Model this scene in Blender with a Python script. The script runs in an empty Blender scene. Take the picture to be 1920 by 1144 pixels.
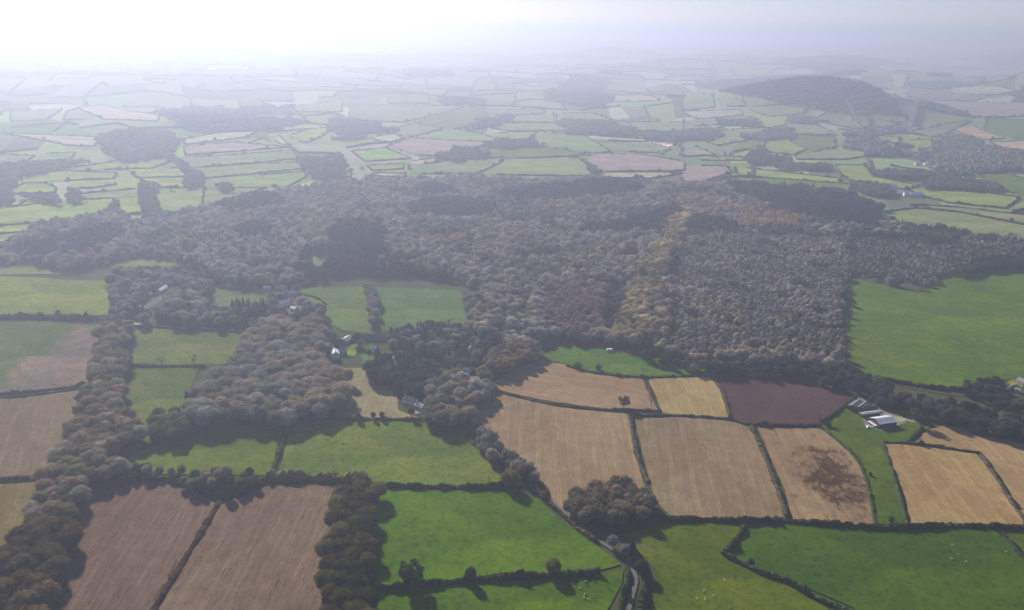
import bpy, bmesh, math, random
import numpy as np
from mathutils import Vector, Matrix, noise as mnoise
from mathutils.geometry import delaunay_2d_cdt

random.seed(7)
rng = np.random.default_rng(11)
R = math.radians
scene = bpy.context.scene
C = scene.collection

# ------------------------------------------------------------------ camera
CAM_H = 320.0
FPX = 1600.0                      # focal length in photograph pixels (1920 wide)
HORIZON_Y = 52.0
PITCH = math.atan((572 - HORIZON_Y) / FPX)
ROLL = R(0.7)
cam_data = bpy.data.cameras.new('camera')
cam_data.sensor_width = 36
cam_data.lens = 36 * FPX / 1920
cam_data.clip_start = 1
cam_data.clip_end = 120000
cam = bpy.data.objects.new('camera', cam_data)
C.objects.link(cam)
CAM_ROT = Matrix.Rotation(R(90) - PITCH, 3, 'X') @ Matrix.Rotation(ROLL, 3, 'Z')
cam.matrix_world = Matrix.Translation((0, 0, CAM_H)) @ CAM_ROT.to_4x4()
scene.camera = cam

# ------------------------------------------------------------------ sky and sun
SUN_EL, SUN_AZ = 24.5, -27.0      # degrees; azimuth from the view direction (+Y), negative = to the left
world = bpy.data.worlds.new('World')
scene.world = world
world.use_nodes = True
wn = world.node_tree
wn.nodes.clear()
w_out = wn.nodes.new('ShaderNodeOutputWorld')
w_bg = wn.nodes.new('ShaderNodeBackground')
w_sky = wn.nodes.new('ShaderNodeTexSky')
w_sky.sky_type = 'NISHITA'
w_sky.sun_disc = False
w_sky.sun_elevation = R(SUN_EL)
w_sky.sun_rotation = R(SUN_AZ)
w_sky.altitude = 3000
w_sky.air_density = 1.0
w_sky.dust_density = 3.5
w_sky.ozone_density = 3.5
w_bg.inputs['Strength'].default_value = 0.052
w_tint = wn.nodes.new('ShaderNodeMix'); w_tint.data_type = 'RGBA'; w_tint.blend_type = 'MULTIPLY'
w_tint.inputs[0].default_value = 1.0; w_tint.inputs[7].default_value = (1.10, .95, 1.06, 1)      # colour shift put on the sky: towards lavender, less green
wn.links.new(w_sky.outputs[0], w_tint.inputs[6])
wn.links.new(w_tint.outputs[2], w_bg.inputs[0])
wn.links.new(w_bg.outputs[0], w_out.inputs[0])

sun_data = bpy.data.lights.new('sun', 'SUN')
sun_data.energy = 5.0
sun_data.angle = R(0.6)
sun_data.color = (1.0, 0.95, 0.87)
sun = bpy.data.objects.new('sun', sun_data)
C.objects.link(sun)
sdir = Vector((math.sin(R(SUN_AZ)) * math.cos(R(SUN_EL)), math.cos(R(SUN_AZ)) * math.cos(R(SUN_EL)), math.sin(R(SUN_EL))))
sun.rotation_euler = (-sdir).to_track_quat('-Z', 'Y').to_euler()
sun.location = sdir * 900

scene.view_settings.view_transform = 'Standard'
scene.view_settings.look = 'None'
scene.view_settings.exposure = 0.92
scene.view_settings.gamma = 1.0
scene.view_settings.use_curve_mapping = False
scene.cycles.volume_bounces = 1
scene.cycles.max_bounces = 6
scene.cycles.diffuse_bounces = 2
scene.cycles.transmission_bounces = 3
scene.cycles.use_denoising = True

# ------------------------------------------------------------------ terrain height and pixel <-> ground
HILLS = [  # x, y, half-size along x, half-size along y, height, rotation
]
_wv = [(700, .9, .2, 0), (1150, .4, 1.7, 1), (1900, 1.3, .5, 2), (3100, 2.2, 2.9, 3), (5200, .1, 4.0, 4), (1500, 2.7, 5.1, 5)]
def sstep(a, b, t):
    u = np.clip((t - a) / (b - a), 0, 1)
    return u * u * (3 - 2 * u)
def hgt(x, y):
    x = np.asarray(x, float); y = np.asarray(y, float)
    d = np.hypot(x, y)
    z = np.zeros_like(d)
    for wl, ang, ph, k in _wv:
        amp = (1.1, 1.0, 1.2, 0.6, 0.3, 0.9)[k] + np.array((3, 4, 7, 9, 6, 5)[k]) * sstep(1500, 4200, d) + np.array((2, 6, 14, 24, 30, 8)[k]) * sstep(4000, 11000, d)
        z = z + amp * np.sin((x * math.cos(ang) + y * math.sin(ang)) * 2 * math.pi / wl + ph)
    for hx, hy, ax, ay, hh, rot in HILLS:
        dx, dy = x - hx, y - hy
        u = (dx * math.cos(rot) + dy * math.sin(rot)) / ax
        v = (-dx * math.sin(rot) + dy * math.cos(rot)) / ay
        z = z + hh * np.exp(-(u * u + v * v))
    return z
def _ss(a, b, t):
    u = min(1.0, max(0.0, (t - a) / (b - a)))
    return u * u * (3 - 2 * u)
_AMP = ((1.1, 3, 2), (1.0, 4, 6), (1.2, 7, 14), (.6, 9, 24), (.3, 6, 30), (.9, 5, 8))
_WC = [(math.cos(a) * 2 * math.pi / wl, math.sin(a) * 2 * math.pi / wl, ph, k) for wl, a, ph, k in _wv]
def h1(x, y):
    d = math.hypot(x, y); s1 = _ss(1500, 4200, d); s2 = _ss(4000, 11000, d); z = 0.0
    for kx, ky, ph, k in _WC:
        a = _AMP[k]; z += (a[0] + a[1] * s1 + a[2] * s2) * math.sin(x * kx + y * ky + ph)
    for hx, hy, ax, ay, hh, rot in HILLS:
        dx, dy = x - hx, y - hy; c, s = math.cos(rot), math.sin(rot)
        q = ((dx * c + dy * s) / ax) ** 2 + ((-dx * s + dy * c) / ay) ** 2
        if q < 30: z += hh * math.exp(-q)
    return z
def ray(px, py):
    return (CAM_ROT @ Vector((px - 960, 572 - py, -FPX))).normalized()
_T = np.geomspace(200, 60000, 500)
def G(px, py, zo=0.0):
    """the ground point (plus zo metres of height) seen at a photograph pixel"""
    d = ray(px, py)
    x, y, z = _T * d.x, _T * d.y, CAM_H + _T * d.z
    below = z < hgt(x, y) + zo
    i = int(np.argmax(below)) if below.any() else len(_T) - 1
    lo, hi = _T[max(i - 1, 0)], _T[i]
    for _ in range(30):
        m = .5 * (lo + hi)
        if CAM_H + m * d.z < h1(m * d.x, m * d.y) + zo: hi = m
        else: lo = m
    return (hi * d.x, hi * d.y)
_CI = np.array(CAM_ROT.transposed())
def project(x, y, z):
    p = _CI @ np.vstack([np.asarray(x, float), np.asarray(y, float), np.asarray(z, float) - CAM_H])
    w = np.where(-p[2] < 1, 1, -p[2])
    return 960 + p[0] / w * FPX, 572 - p[1] / w * FPX
def flat(px, D):
    d = ray(px, 560); k = D / math.hypot(d.x, d.y)
    return d.x * k, d.y * k
_hx, _hy = flat(1500, 3900)
HILLS.append((_hx, _hy, 400, 300, 112, -.2))
_hx, _hy = flat(1620, 6400)
HILLS.append((_hx, _hy, 600, 450, 55, .2))
_hx, _hy = flat(1960, 5600)
HILLS.append((_hx, _hy, 600, 420, 130, .0))

CROPS = {'A': (0, 744), 'B': (640, 744), 'K': (1280, 744), 'D': (0, 380), 'E': (640, 380), 'F': (1280, 380),
         'G': (0, 0), 'H': (640, 0), 'I': (1280, 0), 'P': None}
def px(crop, pts):
    o = CROPS[crop]
    if o is None: return list(pts)
    return [(o[0] + a / 2.859, o[1] + b / 2.86) for a, b in pts]

# ------------------------------------------------------------------ materials
MATS = {}
def new_mat(name):
    m = bpy.data.materials.new(name); m.use_nodes = True
    nt = m.node_tree; nt.nodes.clear()
    MATS[name] = m
    return m, nt
class N:
    def __init__(s, nt): s.nt = nt
    def __call__(s, typ, ins=None, **kw):
        n = s.nt.nodes.new('ShaderNode' + typ)
        for k, v in kw.items(): setattr(n, k, v)
        for k, v in (ins or {}).items():
            if hasattr(v, 'is_output') or isinstance(v, bpy.types.NodeSocket): s.nt.links.new(v, n.inputs[k])
            else: n.inputs[k].default_value = v
        return n
    def math(s, op, a, b=0.0, c=None):
        d = {0: a, 1: b}
        if c is not None: d[2] = c
        return s('Math', d, operation=op).outputs[0]
    def mix(s, f, a, b, mode='MIX'):
        n = s.nt.nodes.new('ShaderNodeMix'); n.data_type = 'RGBA'; n.blend_type = mode
        for k, v in ((0, f), (6, a), (7, b)):
            if isinstance(v, bpy.types.NodeSocket): s.nt.links.new(v, n.inputs[k])
            else: n.inputs[k].default_value = v if k == 0 or len(v) == 4 else (*v, 1)
        return n.outputs[2]
    def ramp(s, fac, stops):
        n = s('ValToRGB', {0: fac})
        e = n.color_ramp.elements
        while len(e) < len(stops): e.new(.5)
        for i, (p, c) in enumerate(stops):
            e[i].position = p; e[i].color = (c, c, c, 1) if not hasattr(c, '__len__') else (*c, 1)
        return n.outputs[0]
    def noise(s, vec, scale, detail=3, rough=.55):
        return s('TexNoise', {'Vector': vec, 'Scale': scale, 'Detail': detail, 'Roughness': rough}).outputs[0]
    def out(s, bsdf):
        s('OutputMaterial', {0: bsdf})
    def tint(s):
        return s('Attribute', attribute_name='tint', attribute_type='INSTANCER').outputs['Color']

def foliage(name, transl=.28, amp=.5, fine=.9):
    m, nt = new_mat(name); n = N(nt)
    t = n.tint()
    oc = n('TexCoord').outputs['Object']
    rnd = n('ObjectInfo').outputs['Random']
    v = n.math('ADD', n.math('MULTIPLY', n.noise(oc, fine, 2), amp * 2), 1 - amp)
    v = n.math('MULTIPLY', v, n.math('ADD', n.math('MULTIPLY', rnd, .45), 1.05))
    col = n.mix(1.0, t, n('CombineColor', {0: v, 1: v, 2: v}).outputs[0], 'MULTIPLY')
    hs = n('HueSaturation', {'Hue': n.math('ADD', n.math('MULTIPLY', n.noise(oc, .35, 1), .03), .485), 'Color': col}).outputs[0]
    d = n('BsdfDiffuse', {'Color': hs, 'Roughness': 0.0}).outputs[0]
    tr = n('BsdfTranslucent', {'Color': hs}).outputs[0]
    n.out(n('MixShader', {0: transl, 1: d, 2: tr}).outputs[0])
    return m
foliage('foliage', .14, .3); foliage('hedge_leaf', .2, .45, .5); foliage('twigs', .05, .3)

def field_mat(name, kind):
    m, nt = new_mat(name); n = N(nt)
    t = n.tint()
    oc = n('TexCoord').outputs['Object']
    big = n.noise(oc, .012, 3); mid = n.noise(oc, .07, 4, .6); fine = n.noise(oc, .55, 3, .7)
    v = n.math('ADD', n.math('MULTIPLY', big, .9), .55)
    v = n.math('MULTIPLY', v, n.math('ADD', n.math('MULTIPLY', mid, .8), .6))
    col = t
    if kind == 'pasture':
        v = n.math('MULTIPLY', v, n.math('ADD', n.math('MULTIPLY', fine, .7), .65))
        yel = n.ramp(n.noise(oc, .02, 4, .65), [(.42, 0.0), (.72, 1.0)])
        col = n.mix(n.math('MULTIPLY', yel, .75), t, n.mix(1.0, t, (1.7, 1.12, .95), 'MULTIPLY'))
        drift = n.noise(n('Mapping', {'Vector': oc, 'Rotation': (0, 0, .4), 'Scale': (.012, .06, 1)}).outputs[0], 1.0, 4, .65)
        v = n.math('MULTIPLY', v, n.math('ADD', n.math('MULTIPLY', drift, .7), .65))
        tuft = n.ramp(n.noise(oc, .22, 3, .7), [(.5, 0.0), (.68, 1.0)])
        v = n.math('MULTIPLY', v, n.math('SUBTRACT', 1.0, n.math('MULTIPLY', tuft, .38)))
        sp = n.ramp(n.noise(oc, .9, 2, .8), [(.64, 0.0), (.72, 1.0)])
        col = n.mix(n.math('MULTIPLY', sp, .35), col, (.20, .20, .07))
        bump = fine; bs = .5
    else:
        v = n.math('MULTIPLY', v, n.math('ADD', n.math('MULTIPLY', n.noise(oc, .8, 3, .75), 1.1), .45))
        mp = n('Mapping', {'Vector': oc, 'Scale': (.02, .4, 1)}).outputs[0]
        st = n.noise(mp, 1.0, 4, .75)
        mp2 = n('Mapping', {'Vector': oc, 'Scale': (.11, 1.3, 1)}).outputs[0]
        st2 = n.noise(mp2, 1.0, 3, .7)
        dist = n('Mapping', {'Vector': oc, 'Scale': (1, 1, 1)}).outputs[0]
        wv = n('TexWave', {'Vector': dist, 'Scale': {'stubble': .05, 'plough': .09, 'ridge': .062}[kind], 'Distortion': 2.6, 'Detail': 2, 'Detail Scale': .3},
               wave_type='BANDS', bands_direction='Y').outputs['Fac']
        a1, a2, a3 = {'stubble': (.42, .5, .04), 'plough': (.4, .35, .04), 'ridge': (.5, .7, .10)}[kind]
        v = n.math('MULTIPLY', v, n.math('ADD', n.math('MULTIPLY', st, a1 * 1.6), 1 - a1 * .8))
        v = n.math('MULTIPLY', v, n.math('ADD', n.math('MULTIPLY', st2, a2), 1 - a2 * .5))
        v = n.math('MULTIPLY', v, n.math('ADD', n.math('MULTIPLY', wv, a3), 1 - a3 * .5))
        pale = n.ramp(n.noise(mp2, 1.7, 3, .8), [(.58, 0.0), (.7, 1.0)])
        mp3 = n('Mapping', {'Vector': oc, 'Scale': (.05, .9, 1)}).outputs[0]
        thin = n.ramp(n.noise(mp3, 1.0, 2, .5), [(.60, 0.0), (.66, 1.0)])
        dots = n.ramp(n.noise(oc, .35, 3, .8), [(.45, 0.0), (.6, 1.0)])
        pale = n.math('MAXIMUM', pale, n.math('MULTIPLY', thin, dots))
        dk = n.ramp(n.noise(mp3, 1.3, 2, .5), [(.62, 0.0), (.68, 1.0)])
        v = n.math('MULTIPLY', v, n.math('SUBTRACT', 1.0, n.math('MULTIPLY', dk, .5 if kind == 'ridge' else .3)))
        col = n.mix(n.math('MULTIPLY', pale, {'plough': 0.0, 'stubble': .6, 'ridge': .95}[kind]), t, n.mix(1.0, t, (1.55, 1.5, 1.4), 'MULTIPLY'))
        if kind in ('stubble', 'ridge'):
            yy = n('SeparateXYZ', {0: oc}).outputs[1]
            wob = n.math('MULTIPLY', n.math('SUBTRACT', n.noise(n('Mapping', {'Vector': oc, 'Scale': (.012, .004, 1)}).outputs[0], 1.0, 2), .5), 9.0)
            ph = n.math('PINGPONG', n.math('ADD', yy, wob), 7.5)
            tl = n.ramp(n.math('ABSOLUTE', n.math('SUBTRACT', ph, 1.0)), [(.25, 1.0), (.6, 0.0)])
            tl = n.math('MULTIPLY', tl, n.ramp(n.noise(n('Mapping', {'Vector': oc, 'Scale': (.03, .2, 1)}).outputs[0], 1.0, 3), [(.4, 0.0), (.6, 1.0)]))
            col = n.mix(n.math('MULTIPLY', tl, .55), col, n.mix(1.0, t, (1.75, 1.7, 1.6), 'MULTIPLY'))
        yel = n.ramp(n.noise(oc, .018, 4, .6), [(.4, 0.0), (.7, 1.0)])
        col = n.mix(n.math('MULTIPLY', yel, .4), col, n.mix(1.0, t, (.8, .95, .95), 'MULTIPLY'))
        bump = st2; bs = .8
    col = n.mix(1.0, col, n('CombineColor', {0: v, 1: v, 2: v}).outputs[0], 'MULTIPLY')
    if name == 'blotched_stubble':
        # bare wet soil showing through the stubble in the lower middle of the field
        pos = n('Mapping', {'Vector': oc, 'Location': (17, 7, 0)}).outputs[0]
        le = n('VectorMath', {0: n('Mapping', {'Vector': pos, 'Scale': (1 / 60, 1 / 36, 0)}).outputs[0]}, operation='LENGTH').outputs['Value']
        s = n.math('SUBTRACT', n.math('ADD', 1.0, n.math('MULTIPLY', n.math('SUBTRACT', n.noise(oc, .05, 6, .75), .5), 4.2)), le)
        s = n.math('ADD', s, n.math('MULTIPLY', n.math('SUBTRACT', st2, .5), 2.2))
        f = n.ramp(s, [(.15, 0.0), (.75, 1.0)])
        col = n.mix(n.math('MULTIPLY', f, .95), col, n.mix(1.0, col, (.19, .15, .15), 'MULTIPLY'))
    if name == 'two_tone':
        sx = n('SeparateXYZ', {0: oc}).outputs[0]
        f = n.ramp(n.math('ADD', n.math('MULTIPLY', sx, .012), n.math('ADD', n.noise(oc, .02, 4), -.08)), [(.35, 0.0), (.62, 1.0)])
        col = n.mix(f, col, n.mix(1.0, col, (1.95, 1.1, 2.7), 'MULTIPLY'))
    bp = n('Bump', {'Height': bump, 'Strength': bs * .5, 'Distance': .1}).outputs[0]
    n.out(n('BsdfDiffuse', {'Color': col, 'Roughness': 0.0, 'Normal': bp}).outputs[0])
    return m
field_mat('pasture', 'pasture'); field_mat('stubble', 'stubble'); field_mat('plough', 'plough'); field_mat('ridge', 'ridge')
field_mat('blotched_stubble', 'stubble'); field_mat('two_tone', 'pasture')

def ground_mat():
    m, nt = new_mat('ground'); n = N(nt)
    g = n('NewGeometry').outputs['Position']
    a = n.noise(g, .004, 4); b = n.noise(g, .05, 4, .6); c = n.noise(g, .5, 2)
    col = n.mix(n.ramp(a, [(.35, 0.0), (.65, 1.0)]), (.045, .07, .022), (.085, .085, .04))
    col = n.mix(n.ramp(b, [(.4, 0.0), (.7, 1.0)]), col, (.075, .062, .035))
    v = n.math('ADD', n.math('MULTIPLY', c, .6), .7)
    col = n.mix(1.0, col, n('CombineColor', {0: v, 1: v, 2: v}).outputs[0], 'MULTIPLY')
    n.out(n('BsdfDiffuse', {'Color': col}).outputs[0])
ground_mat()
def attr_mat():
    m, nt = new_mat('far_fields'); n = N(nt)
    t = n('Attribute', attribute_name='col', attribute_type='GEOMETRY').outputs['Color']
    g = n('NewGeometry').outputs['Position']
    v = n.math('ADD', n.math('MULTIPLY', n.noise(g, .015, 4, .65), .9), .55)
    n.out(n('BsdfDiffuse', {'Color': n.mix(1.0, t, n('CombineColor', {0: v, 1: v, 2: v}).outputs[0], 'MULTIPLY')}).outputs[0])
attr_mat()
def plain(name, col, rough=.8, var=.35, scale=.6, spec=.2, metal=0):
    m, nt = new_mat(name); n = N(nt)
    oc = n('TexCoord').outputs['Object']
    v = n.math('ADD', n.math('MULTIPLY', n.noise(oc, scale, 4, .65), var * 2), 1 - var)
    c = n.mix(1.0, (*col, 1), n('CombineColor', {0: v, 1: v, 2: v}).outputs[0], 'MULTIPLY')
    n.out(n('BsdfPrincipled', {'Base Color': c, 'Roughness': rough, 'Specular IOR Level': spec, 'Metallic': metal}).outputs[0])
    return m
plain('bark', (.09, .075, .06), .95, .4, 2)
plain('lane', (.12, .108, .098), .9, .3, .35)
plain('road', (.16, .16, .165), .85, .25, .2)
plain('yard', (.24, .215, .18), .9, .4, .15)
plain('white_roof', (.62, .62, .63), .5, .12, .5, .4)
plain('grey_roof', (.40, .39, .38), .6, .2, .5, .4)
plain('slate', (.13, .13, .15), .5, .25, 1.2, .4)
plain('dark_roof', (.055, .055, .06), .6, .3, .6)
plain('tile_roof', (.25, .12, .08), .8, .3, 1.2)
plain('white_wall', (.74, .72, .68), .8, .12, .4)
plain('stone_wall', (.34, .30, .26), .9, .25, .8)
plain('boarding', (.10, .075, .06), .85, .3, 1.0)
plain('glass', (.03, .035, .04), .12, .1, 1, .6)
plain('rooflight', (.72, .76, .78), .35, .1, 1, .5)
plain('door_paint', (.09, .06, .045), .6, .2, 2)
plain('plastic_sheet', (.82, .83, .85), .45, .1, .05, .5)
plain('white_coat', (.55, .52, .46), .9, .12, 1.5)
plain('dark_coat', (.025, .02, .018), .85, .3, 1.5)
plain('rubble', (.22, .20, .17), .95, .4, 1.5)
plain('soil_and_shade', (.075, .045, .03), 1.0, .35, .3)  # soil of the track; also colours the painted shadow strips
plain('silver', (.86, .86, .86), .4, .06, 1, .5)
plain('rubber', (.02, .02, .02), .9, .1, 1)

# ------------------------------------------------------------------ object helpers
def mesh_obj(name, verts, faces, mat, parent=None, smooth=False):
    me = bpy.data.meshes.new(name)
    me.from_pydata([tuple(map(float, v)) for v in verts], [], faces)
    if mat: me.materials.append(MATS[mat])
    if smooth: me.shade_smooth()
    o = bpy.data.objects.new(name, me); C.objects.link(o)
    if parent: o.parent = parent
    return o
def link(name, me, parent=None):
    o = bpy.data.objects.new(name, me); C.objects.link(o)
    if parent: o.parent = parent
    return o
def empty(name, loc, rz=0.0, sc=1.0):
    o = bpy.data.objects.new(name, None); C.objects.link(o)
    o.empty_display_size = 1
    o.location = loc; o.rotation_euler = (0, 0, rz); o.scale = (sc, sc, sc)
    return o
def tag(o, label=None, cat=None, group=None, kind=None, tint=None):
    if label: o['label'] = label
    if cat: o['category'] = cat
    if group: o['group'] = group
    if kind: o['kind'] = kind
    if tint is not None: o['tint'] = [float(c) for c in tint]
    return o
ORD = ('first second third fourth fifth sixth seventh eighth ninth tenth eleventh twelfth thirteenth fourteenth fifteenth sixteenth '
       'seventeenth eighteenth nineteenth twentieth').split()
TENS = ['', '', 'twenty', 'thirty', 'forty', 'fifty', 'sixty', 'seventy', 'eighty', 'ninety']
TENTH = ['', '', 'twentieth', 'thirtieth', 'fortieth', 'fiftieth', 'sixtieth', 'seventieth', 'eightieth', 'ninetieth']
def ordinal(i):
    if i < 20: return ORD[i]
    k = i + 1
    return TENTH[k // 10] if k % 10 == 0 else TENS[k // 10] + '-' + ORD[k % 10 - 1]

def inside(poly, X, Y):
    X = np.asarray(X, float); Y = np.asarray(Y, float)
    r = np.zeros(X.shape, bool); n = len(poly)
    for i in range(n):
        x1, y1 = poly[i]; x2, y2 = poly[(i + 1) % n]
        c = ((y1 > Y) != (y2 > Y)) & (X < (x2 - x1) * (Y - y1) / ((y2 - y1) or 1e-9) + x1)
        r ^= c
    return r
def resample(pts, step, closed=False):
    out = []; p = [Vector(a) for a in pts]
    m = len(p) if closed else len(p) - 1
    for i in range(m):
        a, b = p[i], p[(i + 1) % len(p)]
        k = max(1, int(round((b - a).length / step)))
        for j in range(k): out.append(a + (b - a) * (j / k))
    if not closed: out.append(p[-1])
    return out
def smooth_line(pts, n=2):
    p = [Vector(a) for a in pts]
    for _ in range(n):
        q = [p[0]]
        for a, b in zip(p, p[1:]): q += [a * .75 + b * .25, a * .25 + b * .75]
        q.append(p[-1]); p = q
    return p

# ------------------------------------------------------------------ ground sheet to the horizon
def axis(lim, n, k):
    u = np.linspace(-1, 1, n)
    return np.sinh(u * k) / math.sinh(k) * lim
gx = axis(46000, 241, 6.0)
gy = np.concatenate([np.linspace(-3000, 0, 12)[:-1], np.linspace(0, 2400, 70)[:-1], np.geomspace(2400, 46000, 110)])
XX, YY = np.meshgrid(gx, gy)
DD = np.hypot(XX, YY)
ZZ = hgt(XX, YY) - (.4 + 1.6 * sstep(900, 2500, DD) + 10 * sstep(2500, 9000, DD))
gv = np.column_stack([XX.ravel(), YY.ravel(), ZZ.ravel()])
nx = len(gx)
gf = [(j * nx + i, j * nx + i + 1, (j + 1) * nx + i + 1, (j + 1) * nx + i) for j in range(len(gy) - 1) for i in range(nx - 1)]
tag(mesh_obj('ground', gv, gf, 'ground', smooth=True), 'rough grass and hedge-bank ground reaching to the horizon', None, None, 'structure')

# ------------------------------------------------------------------ fields
FIELD_POLYS = []      # image polygons, for keeping other things off them
FIELD_N = [0]
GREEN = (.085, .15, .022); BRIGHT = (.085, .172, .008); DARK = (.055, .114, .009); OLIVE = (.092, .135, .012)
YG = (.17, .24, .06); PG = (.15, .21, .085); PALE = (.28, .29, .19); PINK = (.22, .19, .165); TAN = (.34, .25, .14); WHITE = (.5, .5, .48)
def field(label, ipoly, mat, tint, stripe=None, step=14, off=None, name='field', world_poly=None):
    """one field as a sheet over the terrain; stripe = two photograph pixels that the drill lines run along"""
    FIELD_N[0] += 1
    if off is None: off = .12 + .01 * (FIELD_N[0] % 17)
    w = world_poly or [G(a, b) for a, b in ipoly]
    if ipoly: FIELD_POLYS.append(ipoly)
    cx = sum(a for a, _ in w) / len(w); cy = sum(b for _, b in w) / len(w)
    dist = math.hypot(cx, cy)
    off += 1.1 * float(sstep(1300, 2600, dist)) + 2.0 * float(sstep(3000, 8000, dist))
    ang = 0.0
    if stripe:
        a, b = G(*stripe[0]), G(*stripe[1]); ang = math.atan2(b[1] - a[1], b[0] - a[0])
    bnd = [Vector((p.x + random.uniform(-.5, .5), p.y + random.uniform(-.5, .5))) for p in resample(w, step * .6, True)]
    xs = [p.x for p in bnd]; ys = [p.y for p in bnd]
    nxx = max(2, int((max(xs) - min(xs)) / step)); nyy = max(2, int((max(ys) - min(ys)) / step))
    X, Y = np.meshgrid(np.linspace(min(xs), max(xs), nxx), np.linspace(min(ys), max(ys), nyy))
    k = inside([(p.x, p.y) for p in bnd], X.ravel(), Y.ravel())
    pts = bnd + [Vector((a, b)) for a, b in zip(X.ravel()[k], Y.ravel()[k])]
    r = delaunay_2d_cdt(pts, [], [list(range(len(bnd)))], 1, 1e-3)
    ca, sa = math.cos(-ang), math.sin(-ang)
    z0 = h1(cx, cy)
    P = np.array([(v.x, v.y) for v in r[0]]); Z = hgt(P[:, 0], P[:, 1]) + off - z0
    dx, dy = P[:, 0] - cx, P[:, 1] - cy
    V = np.column_stack([dx * ca - dy * sa, dx * sa + dy * ca, Z])
    F = []
    for f in r[2]:
        a, b, c = (V[i] for i in f[:3])
        F.append(f if (b[0] - a[0]) * (c[1] - a[1]) - (b[1] - a[1]) * (c[0] - a[0]) > 0 else f[::-1])
    o = mesh_obj(name, V, F, mat, smooth=True)
    o.location = (cx, cy, z0); o.rotation_euler = (0, 0, ang)
    tag(o, label, None, None, 'structure', tint)
    return o

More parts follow.
